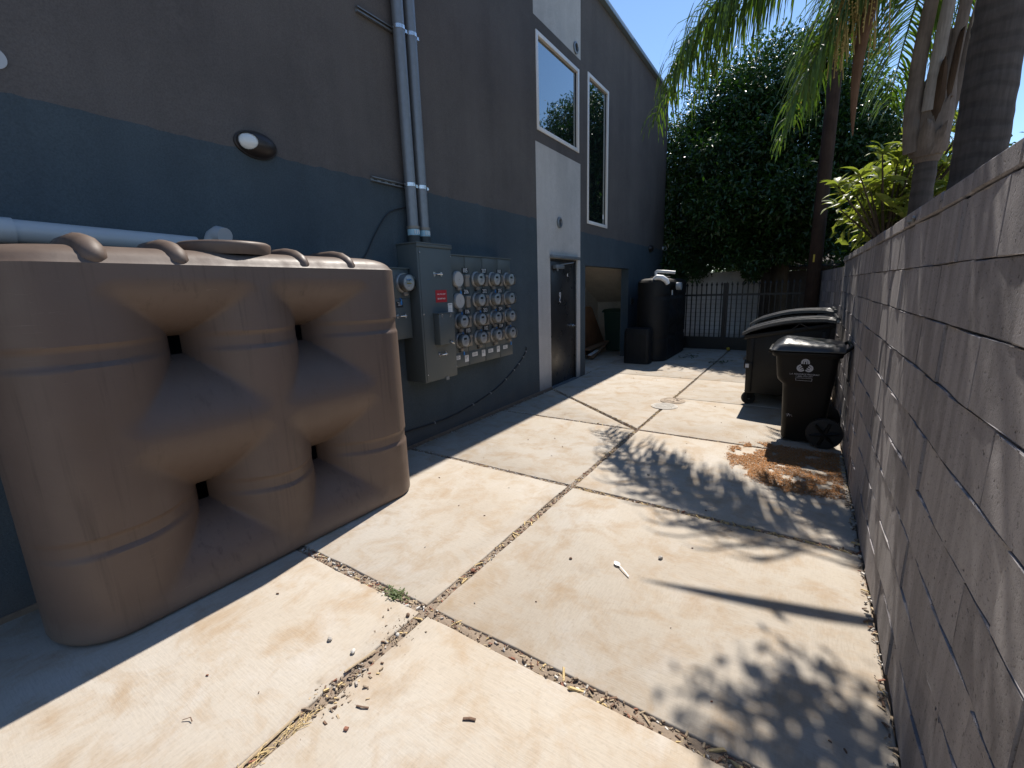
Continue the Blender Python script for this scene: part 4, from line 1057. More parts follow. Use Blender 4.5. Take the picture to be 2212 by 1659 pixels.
# dirt fill: thin lumpy strips in the near joints
mb = MB()
def strip(a, b, w, z, n=60):
    a, b = Vector(a), Vector(b); nr = Vector((-(b - a).y, (b - a).x)).normalized(); rs = []
    for i in range(n + 1):
        p = a.lerp(b, i / n); rs.append([(p.x + nr.x * w * q, p.y + nr.y * w * q, z + random.gauss(0, .0025) - .004 * abs(q)) for q in (-1, -.5, 0, .5, 1)])
    mb.rings(rs, False, 0, False)
strip((XM, -1), (XM, Y2), J, -.005, 200); strip((-2.7, Y0), (XR, Y0), J, -.006, 120); strip((XL, Y1), (XR, Y1), J * .8, -.009, 100)
part('joint_soil', mb, 'dirt', None, smooth=True, kind='stuff', label='grey brown soil packed into the joints of the near paving', category='soil')
# dirt spill on the near central joint
mb = MB()
for _ in range(260):
    t_ = random.gauss(0, 1); c = Vector((-1.485, .86)) + Vector((.045 * random.gauss(0, 1), .085 * t_)); chip(mb, (c.x, c.y, random.uniform(-.006, .003)), random.uniform(.2, 1) ** 3 * .009 + .001, mat_pick([1, 2, 1.5, .4, .6, .4, 16]), .35, 1.4)
for _ in range(120):
    c = Vector((-1.52, 1.25)) + Vector((.05 * random.gauss(0, 1), .07 * random.gauss(0, 1))); chip(mb, (c.x, c.y, random.uniform(-.004, .001)), random.uniform(.2, 1) ** 2 * .006 + .001, 6, .4)
part('soil_spill', mb, DM, None, kind='stuff', label='crumbly soil and chips spilled over the nearest joint', category='soil')
mb = MB(); mb.tube([(-1.535, .93, .008), (-1.515, 1.08, .006)], [.006, .007], 6, flat=.6); mb2 = mb
single('wooden_stake', 'short weathered wooden stake in the nearest paving joint', 'stake', mb, 'debris_tan')
mb = MB(); mb.tube([(-1.505, .30, -.002), (-1.525, .72, .004)], [.006, .007], 6, flat=.6); single('wooden_stake', 'long thin weathered lath along the nearest paving joint', 'stake', mb, 'debris_tan')
mb = MB()
for _ in range(90):
    y = random.uniform(.28, .72); x = -1.49 + random.gauss(0, .012); a = PI / 2 + random.gauss(0, .5); l = random.uniform(.02, .07)
    mb.tube([(x, y, -.004), (x + l * .5 * math.cos(a), y + l * .5 * math.sin(a), random.uniform(0, .012)), (x + l * math.cos(a), y + l * math.sin(a), -.002)], .0011, 3)
part('straw', mb, 'debris_straw', None, kind='stuff', label='dry straw caught in the nearest paving joint', category='straw')
# leaf litter by the cart
def inpoly(x, y, P):
    c = False; j = len(P) - 1
    for i in range(len(P)):
        if (P[i][1] > y) != (P[j][1] > y) and x < (P[j][0] - P[i][0]) * (y - P[i][1]) / (P[j][1] - P[i][1]) + P[i][0]: c = not c
        j = i
    return c
LP = [(-.52, 4.74), (-.50, 4.4), (-.42, 4.13), (-.24, 3.94), (-.02, 3.80), (.35, 3.88), (.37, 4.4), (.37, 4.95), (.10, 4.92), (-.2, 4.97), (-.40, 4.93)]
from mathutils import noise as mn
mb = MB(); cnt = 0
while cnt < 17000:
    x, y = random.uniform(-.6, .37), random.uniform(3.75, 5.0)
    if not inpoly(x + random.gauss(0, .02), y + random.gauss(0, .02), LP): continue
    v = mn.noise(Vector((x * 6, y * 6, 3.3))) + .45 * mn.noise(Vector((x * 17, y * 17, 1.1)))
    if v < -.22 + random.uniform(-.08, .08): continue
    cnt += 1; s = random.uniform(.004, .0105); a = random.uniform(0, 2 * PI); ca, sa = math.cos(a) * s, math.sin(a) * s; z = random.uniform(.003, .011); h_ = random.uniform(-.4, .4) * s
    mb.add([(x - ca, y - sa, z), (x + sa * .45, y - ca * .45, z + h_), (x + ca, y + sa, z + .001), (x - sa * .45, y + ca * .45, z - h_ * .5)], [(0, 1, 2, 3)])
part('leaf_litter', mb, 'litter', None, kind='stuff', label='orange brown drift of fallen palm flowers by the trash cart', category='leaf litter')
# stones and small litter
def stone(label, x, y, r, mat, flat=.7):
    me = MB(); me.lathe([(.0005, -.9), (.6, -.75), (.95, -.2), (1, .2), (.7, .75), (.0005, .95)], 'Z', (0, 0, 0), 9, cap=False)
    me.v = [(a * r * (1 + random.gauss(0, .12)), b * r * .8 * (1 + random.gauss(0, .12)), c * r * flat * (1 + random.gauss(0, .08))) for a, b, c in me.v]
    single('stone', label, 'stone', me, mat, loc=(x, y, r * flat * .8), rot=(0, 0, random.uniform(0, 6)), smooth=True, group='small stones on the paving', angle=50)
stone('small dark pebble left of the white plastic spoon', -1.06, 2.177, .010, 'debris_brown')
stone('small grey pebble right of the white plastic spoon', -.601, 2.453, .015, 'pebble')
stone('grey pebble on the slab in front of the tan tank', -1.757, 1.012, .014, 'pebble')
stone('white pebble beside the nearest paving joint', -1.598, 1.022, .014, 'pebble_pale')
stone('white pebble close to the joint crossing nearest the camera', -1.50, 1.20, .012, 'pebble_pale')
stone('dark pebble at the joint crossing nearest the camera', -1.555, 1.32, .012, 'debris_brown')
stone('reddish pebble in the middle joint beyond the nearest crossing', -1.497, 1.78, .013, 'debris_red')
stone('small grey pebble on the sunny slab beyond the second crossing', -1.02, 3.62, .014, 'pebble')
mb = MB()
def leafchip(label, pts, r, mat): 
    m = MB(); m.tube(pts, r, 6, flat=.45); single('wood_chip', label, 'wood chip', m, mat, group='wood chips on the paving')
leafchip('reddish brown wood chip alone on the nearest slab', [(-.962, 1.036, .004), (-.94, 1.05, .006), (-.918, 1.058, .004)], .006, 'debris_brown')
leafchip('dark twig fragment beside the soil spill', [(-1.36, .855, .004), (-1.335, .862, .006), (-1.31, .875, .004)], .004, 'debris_brown')
leafchip('tiny square reddish chip on the nearest slab', [(-1.32, .77, .005), (-1.305, .775, .005)], .008, 'debris_red')
leafchip('curled dry stem on the slab in front of the tan tank', [(-1.89, .455, .006), (-1.868, .475, .012), (-1.85, .472, .006)], .0022, 'debris_brown')
mb = MB()
for k in range(70): chip(mb, (random.uniform(-3.0, .3), random.uniform(.4, 8.5), .002), random.uniform(.002, .006), random.choice((0, 0, 0, 4, 3)), .5, 1.5)
part('grit', mb, DM, None, kind='stuff', label='tiny dark crumbs scattered loose on the concrete slabs', category='grit')
# plastic spoon
sp = thing('spoon', 'white plastic spoon lying on the sunny concrete slab', 'spoon', (-.757, 2.225, 0.004), (0, 0, math.radians(141)))
mb = MB(); rs = []
for i in range(13):
    s = i / 12; w = .017 * math.sin(PI * min(1, .08 + s * .95)) ** .6; x = .035 + s * .048
    rs.append([(x, w * q, .006 - .006 * (1 - q * q) * math.sin(PI * s) + .003) for q in (-1, -.6, -.2, .2, .6, 1)])
mb.rings(rs, False, 0, False); part('bowl', mb, 'spoon_white', sp, smooth=True)
mb = MB(); mb.tube([(.037, 0, .008), (0, 0, .011), (-.05, 0, .007), (-.068, 0, .004)], [.004, .0032, .004, .0045], 8, flat=.5); part('handle', mb, 'spoon_white', sp, smooth=True)
# weed
wd = thing('weed', 'small green weed growing in the paving joint by the tan tank', 'weed', (-1.735, 1.40, -.012))
mb = MB()
for _ in range(230):
    a = random.uniform(0, 2 * PI); r = abs(random.gauss(0, .035)); x, y = r * math.cos(a) * 1.4, r * math.sin(a) * .7; l = random.uniform(.010, .022); a2 = random.uniform(0, 2 * PI); z = random.uniform(.008, .03)
    d = Vector((math.cos(a2), math.sin(a2), random.uniform(-.3, .5))) * l; n_ = Vector((-d.y, d.x, 0)) * .28
    p = Vector((x, y, z)); mb.add([p, p + d * .5 + n_, p + d, p + d * .5 - n_], [(0, 1, 2, 3)])
part('leaves', mb, 'weed_leaf', wd)
mb = MB()
for _ in range(14):
    a = random.uniform(0, 2 * PI); r = random.uniform(.02, .05); mb.tube([(0, 0, 0), (r * .5 * math.cos(a), r * .4 * math.sin(a), .02), (r * 1.3 * math.cos(a), r * .7 * math.sin(a), .02)], .0012, 4)
part('stems', mb, 'weed_leaf', wd)
# fruit and a fallen sprig in the shade by the fence
for k, (x, y, lab) in enumerate(((-1.52, 11.85, 'yellow fallen fruit on the shaded concrete near the fence'), (-1.02, 11.3, 'yellow fallen fruit nearest the dumpster on the shaded concrete'))):
    mb = MB(); mb.lathe([(.0005, 0), (.03, .01), (.045, .04), (.035, .07), (.0005, .085)], 'Z', (0, 0, 0), 14, cap=False); single('fruit', lab, 'fruit', mb, 'fruit_yellow', loc=(x, y, .002), smooth=True, group='fallen fruit by the fence', angle=60)
def leaf_quads(mb, p, d, n_, l, w, mi=0):
    d = d.normalized(); s = d.cross(n_).normalized()
    mid = p + d * l * .5 - n_ * l * .04
    mb.add([p, mid + s * w * .5, p + d * l - n_ * l * .12, mid - s * w * .5], [(0, 1, 2, 3)], mi)
for (x, y, lab) in ((-2.14, 10.5, 'fallen leafy green sprig on the shaded concrete before the black tank'), (-1.45, 9.9, 'withered leafy twig lying on the middle joint in the tree shade'), (-.95, 10.6, 'brown dry leaves lying left of the dumpster in the shade')):
    t = thing('fallen_sprig', lab, 'sprig', (x, y, .004), (0, 0, random.uniform(0, 6)))
    mb = MB()
    for _ in range(26): leaf_quads(mb, Vector((random.gauss(0, .13), random.gauss(0, .08), random.uniform(.005, .05))), Vector((random.gauss(0, 1), random.gauss(0, 1), random.gauss(0, .3))), Vector((random.gauss(0, .3), random.gauss(0, .3), 1)).normalized(), random.uniform(.06, .1), .03)
    part('leaves', mb, 'tree_leaf' if x < -1.2 else 'litter', t)
    mb = MB(); mb.tube([(-.18, 0, .01), (0, .02, .02), (.18, -.02, .01)], .005, 5); part('twig', mb, 'tree_bark', t)

# ------------------------------------------------------------------ big dense tree behind the fence
def np_leaves(cent, dirs, norms, L, Wd, name, mat, parent, fold=.18, smooth=False):
    n = len(cent); d = dirs / np.linalg.norm(dirs, axis=1)[:, None]; s = np.cross(d, norms); s /= np.linalg.norm(s, axis=1)[:, None] + 1e-9
    up = np.cross(s, d)
    L = L[:, None]; Wd = Wd[:, None]
    v = np.stack([cent, cent + d * L * .42 + s * Wd * .5 + up * L * fold * .35, cent + d * L - up * L * fold * .5, cent + d * L * .42 - s * Wd * .5 + up * L * fold * .35], 1).reshape(-1, 3)
    me = bpy.data.meshes.new(name); me.vertices.add(4 * n); me.vertices.foreach_set('co', v.astype(np.float32).ravel())
    idx = np.arange(4 * n).reshape(n, 4); tri = np.concatenate([idx[:, [0, 1, 2]], idx[:, [0, 2, 3]]]).ravel()
    me.loops.add(len(tri)); me.loops.foreach_set('vertex_index', tri.astype(np.int32))
    me.polygons.add(2 * n); me.polygons.foreach_set('loop_start', np.arange(0, 6 * n, 3, dtype=np.int32))
    me.update(calc_edges=True); me.validate(); me.materials.append(MATS[mat])
    return obj(name, me, parent, kind='stuff')
def crown(lobes, ncl, per, spread, lsz, name, mat, parent, rng, shell=.55, keep=None):
    lob = np.array([l[:3] for l in lobes]); rad = np.array([l[3:6] for l in lobes]); wt = np.prod(rad, 1) ** .7; wt /= wt.sum()
    k = rng.choice(len(lobes), ncl, p=wt)
    u = rng.normal(size=(ncl, 3)); u /= np.linalg.norm(u, axis=1)[:, None]
    r = shell + (1.06 - shell) * rng.random(ncl) ** .6
    c = lob[k] + u * rad[k] * r[:, None]
    if keep is not None:
        m = keep(c); c = c[m]; u = u[m]
    n = len(c); C = np.repeat(c, per, 0) + rng.normal(size=(n * per, 3)) * spread; U = np.repeat(u, per, 0)
    if keep is not None:
        m = keep(C); C = C[m]; U = U[m]
    d = U * .7 + rng.normal(size=C.shape) * .7 + np.array([0, 0, -.25]); nrm = U * .5 + np.array([0, 0, .7]) + rng.normal(size=C.shape) * .45
    nrm /= np.linalg.norm(nrm, axis=1)[:, None]
    L = lsz * rng.uniform(.7, 1.3, len(C)); return np_leaves(C, d, nrm, L, L * .40, name, mat, parent)
rng = np.random.default_rng(5)
tr = thing('leafy_tree', 'huge dense dark green tree towering behind the iron fence', 'tree', (-.7, 13.5, 0))
mb = MB(); mb.tube([(0, 0, -.1), (.05, .05, 1.2), (0, .3, 2.6), (-.2, .8, 4.2), (-.3, 1.2, 6)], [.26, .21, .18, .12, .05], 12)
trunk = part('trunk', mb, 'tree_bark', tr, smooth=True, angle=60)
mb = MB()
for a in ((-1.8, 0, 4.2), (1.4, .2, 4.4), (-.8, -.9, 3.6), (.8, 1.0, 5.6), (-2.4, 1.0, 5.0), (.4, -1.2, 3.4)): mb.tube([(0, .25, 2.3), (a[0] * .5, a[1] * .5 + .3, a[2] * .8), a], [.10, .07, .02], 7)
part('limb', mb, 'tree_bark', tr, smooth=True, angle=60)
lobes = [(-.6, 1.1, 6.2, 1.35, 1.3, 1.45), (-1.6, .9, 4.9, 1.5, 1.3, 1.4), (.3, .9, 5.2, 1.5, 1.4, 1.5), (-2.1, .8, 3.4, 1.35, 1.3, 1.3), (-.4, .2, 3.3, 1.7, 1.5, 1.35), (1.3, .7, 3.6, 1.2, 1.3, 1.3),
         (-2.7, 1.0, 2.6, .9, 1.1, 1.2), (-1.2, -.5, 2.3, .95, .9, .85), (.2, -.1, 2.5, 1.2, 1.0, .8), (1.55, .6, 4.9, .85, 1.1, 1.0), (-.9, -.6, 1.85, .55, .6, .5), (-2.5, -.2, 2.1, .6, .8, .7), (-2.55, 1.2, 4.2, 1.0, 1.1, 1.3), (-1.9, 1.4, 6.3, 1.1, 1.0, 1.25), (-2.9, 1.3, 5.2, .9, .9, 1.1), (.6, 1.3, 6.6, 1.0, 1.0, 1.0),
         (-1.2, -1.15, 3.45, .75, .6, .62), (.2, -1.2, 3.5, .8, .6, .6), (-1.5, -.45, 4.6, .75, .6, .7), (-.2, -.5, 4.75, .85, .6, .65), (-1.0, .35, 5.85, .8, .6, .7), (1.1, -.3, 4.6, .7, .6, .6)]
def keep_t(c):  # stays clear of the building corner
    wx = c[:, 0] - .7; wy = c[:, 1] + 13.5
    return ~((wx < -3.40) & (wy < 13.2)) & (c[:, 2] > 2.05 - .42 * np.maximum(0, np.sin(wx * 4.6 + 1.0)) * (wx < -.9) - .5 * (wx < -3.0))
crown(lobes, 8200, 16, .13, .125, 'crown', 'tree_leaf', tr, rng, .45, keep_t)
# back trees beyond, closing the view behind
for (x, y, h_, lab) in ((-5.5, 17.5, 5.0, 'dark tree mass behind the white painted wall left of the huge tree'), (2.6, 20, 5.2, 'sunlit yellow green tree far beyond the wall end and canopy'), (-2.4, 19.0, 4.2, 'dark tree mass straight behind the white painted wall'), (.2, 19.5, 3.6, 'dark tree behind the shed roof left of the utility pole'), (4.2, 14.5, 3.0, 'leafy bush behind the block wall beside the big palm trunk')):
    t = thing('leafy_tree', lab, 'tree', (x, y, 0))
    mb = MB(); mb.tube([(0, 0, 0), (.1, 0, h_ * .4), (.1, .1, h_ * .8)], [.16, .12, .05], 9); part('trunk', mb, 'tree_bark', t, smooth=True, angle=60)
    lb = [(random.gauss(0, .7), random.gauss(0, .7), h_ * random.uniform(.4, .95), 1.2, 1.2, h_ * .2) for _ in range(6)]
    crown(lb, 1500, 14, .16, .15, 'crown', 'yard_leaf' if x > 1 else 'tree_leaf', t, rng, .4)

# ------------------------------------------------------------------ palms
def bez(P, n):
    out = []
    for i in range(n + 1):
        t = i / n; q = [Vector(p) for p in P]
        while len(q) > 1: q = [a.lerp(b, t) for a, b in zip(q, q[1:])]
        out.append(q[0])
    return out
def frond(parent, ctrl, nl=70, ll=.62, start=.16, droop=1.0, rb=.022, seed=0, wid=.026, plume=.5):
    r = random.Random(seed); P = bez(ctrl, 36)
    mb = MB(); mb.tube(P, [rb * (1 - .85 * i / 36) for i in range(37)], 7, flat=.8); f = part('frond', mb, 'palm_leaf', parent, smooth=True, angle=60)
    mb = MB()
    for s_ in (-1, 1):
        for i in range(nl):
            t = start + (1 - start) * (i + r.random() * .9) / nl; k = t * 36; a = int(min(35, k)); p = P[a].lerp(P[a + 1], k - a); tg = (P[a + 1] - P[a]).normalized()
            side = tg.cross(Vector((0, 0, 1)))
            if side.length < .15: side = Vector((1, 0, 0))
            side.normalize(); upv = side.cross(tg).normalized()
            L = ll * (.55 + .45 * math.sin(PI * min(1, .12 + t * .85))) * r.uniform(.75, 1.15)
            if t > .9: L *= .65
            d = (tg * r.uniform(.45, .8) + side * s_ * r.uniform(.5, 1.0) + upv * r.gauss(.05, plume)).normalized()
            q = p.copy(); rows = []; w0 = wid * r.uniform(.75, 1.2); ns = 5
            for m_ in range(ns + 1):
                u = m_ / ns; ww = w0 * (.45 + .75 * math.sin(PI * min(1, .15 + u * .6))) * (1 - u ** 3 * .93)
                sd = d.cross(Vector((0, 0, 1)))
                if sd.length < .2: sd = side.cross(d)
                sd = sd.normalized() * ww * .5
                rows.append([tuple(q - sd), tuple(q + sd)])
                q = q + d * (L / ns); d = (d + Vector((0, 0, -1)) * .34 * droop * (1 + u)).normalized()
            mb.rings(rows, False, 0, False)
    part('leaflets', mb, 'palm_leaf', f, smooth=True, angle=80)
    return f
# young queen palm with old leaf bases
p2 = thing('queen_palm', 'slim palm with peeling grey leaf bases just behind the block wall', 'palm', (.885, 6.42, 0))
mb = MB(); hs = np.linspace(0, 2.78, 40); mb.tube([(0, 0, h) for h in hs], [.092 + .004 * math.sin(h * 60) + (.02 * max(0, .4 - h)) for h in hs], 18); part('trunk', mb, 'palm_bark', p2, smooth=True, angle=60)
mb = MB(); mb.tube([(0, 0, 2.74), (0, 0, 2.82), (.0, 0, 2.95), (.01, 0, 3.15), (.02, 0, 3.35), (.03, 0, 3.6), (.03, 0, 3.9)], [.095, .125, .148, .150, .13, .10, .085], 18); part('leaf_sheath', mb, 'palm_boot', p2, smooth=True, angle=60)
def boot(az, z0, z1, w, lean, tip=.0, mat='palm_boot', name='old_leaf_base', th=.03, bow=.0):
    mb = MB(); d = Vector((math.cos(az), math.sin(az), 0)); s = Vector((-d.y, d.x, 0)); rs = []
    n = 14
    for i in range(n + 1):
        u = i / n; z = z0 + (z1 - z0) * u; r = .135 + lean * u + bow * math.sin(PI * u); ww = w * (1 - u) ** .55 * (1 - tip) + w * tip
        if u < .12: ww *= .75 + u * 2
        row = []
        for q in (-1, -.5, 0, .5, 1):
            row.append(tuple(d * (r - .03 * q * q) + s * (ww * q) + Vector((0, 0, z + (.03 * math.sin(q * 9 + u * 7) * u)))))
        for q in (1, .5, 0, -.5, -1):
            row.append(tuple(d * (r - .03 * q * q - th * (1 - u * .7)) + s * (ww * q * .96) + Vector((0, 0, z))))
        rs.append(row)
    mb.rings(rs, True); part(name, mb, mat, p2, smooth=True, angle=50)
boot(-2.3, 2.80, 3.28, .13, .02); boot(-1.0, 2.82, 3.30, .12, .03); boot(.4, 2.85, 3.5, .11, .05); boot(2.0, 2.85, 3.6, .12, .04)
boot(-1.55, 2.92, 3.62, .060, .055, .25, 'palm_fibre', 'fibre_mat'); boot(-.9, 3.05, 3.85, .05, .05, .1, 'palm_fibre', 'fibre_mat'); boot(-1.9, 2.79, 3.12, .10, .075, 0, 'palm_boot'); boot(-1.15, 2.80, 3.05, .09, .08, 0, 'palm_boot')
# long petioles rising out of the frame
def petiole(pts, w, mat='palm_stalk'):
    mb = MB(); P = bez(pts, 18); mb.tube(P, [w * (1 - .45 * i / 18) for i in range(19)], 10, flat=.45); part('leaf_stalk', mb, mat, p2, smooth=True, angle=60)
petiole([(-.13, -.08, 2.84), (-.24, -.10, 3.5), (-.16, -.05, 4.4), (.06, 0, 5.6)], .075, 'palm_boot')
petiole([(-.05, -.12, 3.2), (-.06, -.14, 3.9), (.02, -.1, 4.7), (.08, -.05, 5.6)], .060)
petiole([(.06, -.10, 3.3), (.09, -.1, 4.0), (.14, -.06, 4.8), (.2, 0, 5.6)], .055, 'palm_boot')
petiole([(.12, .02, 3.2), (.2, .0, 3.9), (.3, .05, 4.8), (.4, .1, 5.6)], .05, 'palm_boot')
# fronds of the slim palm (local to its base)
FR = [
 ([(.0, 0, 4.6), (-.5, .15, 5.9), (-2.1, .45, 5.7), (-3.0, .85, 4.0)], 1.7, .95, 80),
 ([(.0, 0, 4.6), (-.4, .1, 5.7), (-1.9, .2, 5.7), (-2.7, .25, 4.25)], 1.7, .95, 76),
 ([(.0, 0, 4.6), (-.5, .1, 5.7), (-1.6, .3, 5.6), (-2.25, .6, 4.4)], 1.6, .85, 52),
 ([(.0, 0, 4.5), (-.3, -.25, 5.1), (-.85, -.4, 4.6), (-1.30, -.35, 3.10)], 1.4, .72, 72),
 ([(.0, 0, 4.5), (-.35, -.1, 5.3), (-.95, -.1, 4.9), (-1.15, .1, 3.75)], 1.4, .75, 66),
 ([(.0, 0, 4.6), (.2, .6, 5.6), (.4, 1.6, 5.4), (.3, 2.3, 4.2)], 1.0, .66, 74),
 ([(.0, 0, 4.6), (.6, .2, 5.7), (1.6, .4, 5.5), (2.3, .5, 4.2)], 1.0, .66, 74),
 ([(.0, 0, 4.6), (-.4, .5, 5.5), (-1.0, 1.2, 5.2), (-1.3, 1.7, 3.9)], 1.3, .8, 95),
 ([(.0, 0, 4.6), (-.1, .4, 5.0), (-.2, 1.0, 4.7), (-.25, 1.4, 3.7)], 1.2, .75, 90)]
for i, (c, dr_, ll_, nl_) in enumerate(FR): frond(p2, c, nl_, ll_, .50 if i < 3 else .32, dr_, seed=i + 3, wid=.022)
# flower spathe and flower stalks hanging over the wall
def spathe(pts, w, parent, name='spathe'):
    P = bez(pts, 22); mb = MB(); mb.tube(P, [max(.002, w * math.sin(PI * (.10 + .88 * i / 22)) ** .8) for i in range(23)], 12, flat=.55); part(name, mb, 'spathe', parent, smooth=True, angle=60)
spathe([(-.35, -.25, 4.75), (-.66, -.40, 4.5), (-.72, -.42, 3.8), (-.655, -.43, 3.02)], .085, p2)
mb = MB()
for k in range(46):
    r = random.Random(k); x, y = -.72 + r.gauss(0, .10), -.40 + r.gauss(0, .09); z = 4.75; zz_ = z - r.uniform(.6, 1.15)
    mb.tube([(x * .85, y, z), (x, y, (z + zz_) / 2), (x + r.gauss(0, .05), y + r.gauss(0, .05), zz_)], .005, 4)
    for q in range(16):
        u = q / 16; c = Vector((x, y, z - .2)).lerp(Vector((x, y, zz_)), u); s = .009; o = Vector((r.gauss(0, .012), r.gauss(0, .012), 0))
        mb.add([c + o + Vector(v) * s for v in ((1, 0, 0), (0, 1, 0), (-1, 0, 0), (0, -1, 0), (0, 0, 1.2), (0, 0, -1.2))], [(0, 1, 4), (1, 2, 4), (2, 3, 4), (3, 0, 4), (1, 0, 5), (2, 1, 5), (3, 2, 5), (0, 3, 5)])
part('flower_stalks', mb, 'flower_tan', p2, kind='stuff')
# big palm trunk
p1 = thing('queen_palm', 'thick ringed grey palm trunk behind the block wall at the right edge', 'palm', (1.07, 5.42, 0))
hs = np.linspace(0, 6.6, 110); mb = MB(); mb.tube([(.012 * math.sin(h * 1.3), .01 * math.cos(h), h) for h in hs], [.172 + .0028 * math.sin(h * 31 + 1.6 * math.sin(h * 7)) + .0016 * math.sin(h * 83 + 2 * math.sin(h * 5)) + .03 * math.exp(-h * 1.5) - .006 * h * .5 for h in hs], 26); part('trunk', mb, 'palm_bark', p1, smooth=True, angle=60)
mb = MB(); mb.tube([(0, 0, 6.5), (0, 0, 6.8), (0, 0, 7.4), (0, 0, 7.9)], [.15, .2, .16, .06], 16); part('leaf_sheath', mb, 'palm_boot', p1, smooth=True, angle=60)
for i in range(11):
    a = i * 2 * PI / 11 + .3; R_ = random.uniform(2.2, 2.8); dx, dy = math.cos(a), math.sin(a)
    if dx < -.15: continue
    frond(p1, [(0, 0, 7.5), (dx * .5, dy * .5, 8.7), (dx * R_ * .75, dy * R_ * .75, 8.6), (dx * R_, dy * R_, 6.9)], 60, .62, .2, 1.0, seed=40 + i)
# broad leaved tree beside the palms, overhanging the alley above the picture
p3 = thing('leafy_tree', 'broad leaved tree overhanging the alley and shading the near slab', 'tree', (1.45, 4.35, 0))
mb = MB(); mb.tube([(0, 0, 0), (-.05, 0, 2.0), (-.15, .05, 4.2), (-.3, .1, 5.2)], [.13, .11, .08, .04], 12); part('trunk', mb, 'tree_bark', p3, smooth=True, angle=60)
mb = MB()
for a in ((-1.95, .35, 4.75), (-1.6, -.1, 4.7), (-1.2, .5, 5.0), (-1.1, -.35, 4.6), (-1.75, .55, 4.5)): mb.tube([(-.15, .05, 4.1), (a[0] * .55, a[1] * .6, 4.75), a], [.035, .02, .006], 6)
part('limb', mb, 'tree_bark', p3, smooth=True, angle=60)
crown([(-1.35, .42, 4.90, .55, .42, .28), (-1.68, .52, 4.85, .30, .28, .2), (-1.0, -.25, 4.7, .45, .35, .22), (-.5, -.3, 5.0, .6, .5, .4), (-.75, -.5, 4.9, .4, .35, .25), (-1.35, -.2, 4.62, .22, .2, .12)], 420, 11, .11, .105, 'crown', 'loquat_leaf', p3, np.random.default_rng(3), .1)
mb = MB(); P = bez([(-1.05, .9, 4.02), (-1.35, .85, 4.12), (-1.9, .80, 4.25), (-2.45, .76, 4.34)], 22); mb.tube(P, [max(.002, .05 * math.sin(PI * (.06 + .93 * i / 22)) ** .9) for i in range(23)], 8, flat=.6); part('dry_branch', mb, 'spathe', p3, smooth=True, angle=60)
mb = MB(); mb.tube([(-.2, .5, 4.0), (-.7, .7, 4.05), (-1.3, .86, 4.1)], [.05, .04, .02], 8); part('limb', mb, 'tree_bark', p3, smooth=True)

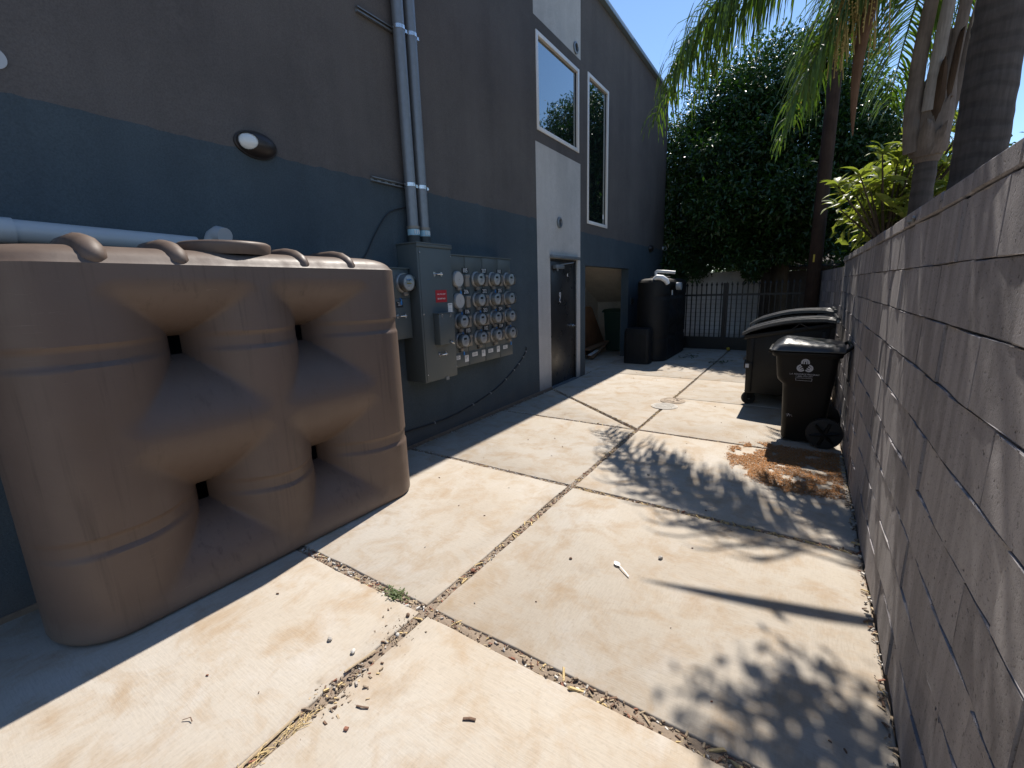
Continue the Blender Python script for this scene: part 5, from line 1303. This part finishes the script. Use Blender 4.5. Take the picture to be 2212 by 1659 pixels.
# ------------------------------------------------------------------ loquat behind the wall, its big leaves one by one
lq = thing('loquat_bush', 'yellow green big leaved bush over the block wall left of the slim palm', 'bush', (.78, 7.9, 0))
mb = MB(); mb.tube([(.1, .1, 0), (.08, .05, 1.2), (0, 0, 2.1)], [.07, .06, .04], 9)
part('trunk', mb, 'tree_bark', lq, smooth=True, angle=60)
lm = MB(); rs = []
for i in range(8):
    u = i / 7; w = .034 * math.sin(PI * min(1, .06 + u * .92)) ** .8; z = .03 * math.sin(PI * u * .8) - .05 * u * u; x = .22 * u
    rs.append([(x, -w, z + w * .35), (x, 0, z), (x, w, z + w * .35)])
lm.rings(rs, False, 0, False); leafm = mesh('leaf', lm, 'loquat_leaf', True, angle=60)
def rosette(c, ax, n, parent):
    ax = Vector(ax).normalized(); a = ax.orthogonal().normalized(); b = ax.cross(a)
    for k in range(n):
        t = k * 2.4 + random.uniform(-.3, .3); el = random.uniform(.15, .95)
        d = (a * math.cos(t) + b * math.sin(t)) * math.cos(el) + ax * math.sin(el)
        q = d.to_track_quat('X', 'Z'); o = obj('leaf', leafm, parent); o.location = c; o.rotation_euler = (q.to_matrix() @ Matrix.Rotation(random.gauss(0, .3), 3, 'X')).to_euler()
        s = random.uniform(.85, 1.3); o.scale = (s, s * 1.05, s)
tips = []
for i in range(32):
    r = random.Random(i + 5)
    while True:
        c = Vector((r.uniform(-.60, .72), r.uniform(-.6, .25), r.uniform(2.30, 3.5)))
        if c.z > 2.42 - .5 * (c.x + .25) and c.z < 3.05 + .45 * (c.x + .3): break
    tips.append(c); rosette(c, (c.x * .5, -.5, 1.2), 8, lq)
mb = MB()
for c in tips: mb.tube([(0, 0, 2.0), c.lerp(Vector((0, 0, 2.2)), .45) + Vector((0, 0, -.08)), c], [.02, .013, .008], 5)
part('branch', mb, 'tree_bark', lq)
rng2 = np.random.default_rng(11)
crown([(.1, .35, 2.6, .55, .4, .4), (.35, .5, 2.85, .55, .45, .45), (.25, .5, 2.2, .5, .5, .5)], 170, 9, .10, .19, 'inner_leaves', 'loquat_leaf', lq, rng2, .2)
# shrubs and a further palm stem in the yard behind the wall end
sb_ = thing('yard_shrub', 'dark green shrub behind the far end of the block wall', 'shrub', (1.5, 10.8, 0))
mb = MB(); mb.tube([(0, 0, 0), (0, 0, 1.6)], .05, 7); part('trunk', mb, 'tree_bark', sb_)
crown([(0, 0, 2.3, .9, .8, .9), (.6, .3, 2.8, .8, .8, .9), (-.5, .5, 2.0, .5, .6, .6)], 700, 12, .13, .13, 'crown', 'tree_leaf', sb_, rng2, .3)
for x, y, lab in ((.95, 15.0, 'thin grey palm stem far beyond the end of the block wall'), (1.45, 14.0, 'brown palm stem with skirt beyond the end of the block wall')):
    t = thing('queen_palm', lab, 'palm', (x, y, 0)); mb = MB(); mb.tube([(0, 0, 0), (0, 0, 2), (0, 0, 4.6)], [.12, .10, .09], 12); part('trunk', mb, 'palm_bark', t, smooth=True, angle=60)
    for i in range(8):
        a = i * PI / 4 + x; dx, dy = math.cos(a), math.sin(a); frond(t, [(0, 0, 4.5), (dx * .4, dy * .4, 5.3), (dx * 1.2, dy * 1.2, 5.2), (dx * 1.7, dy * 1.7, 3.8)], 40, .5, .2, 1.0, seed=100 + i)
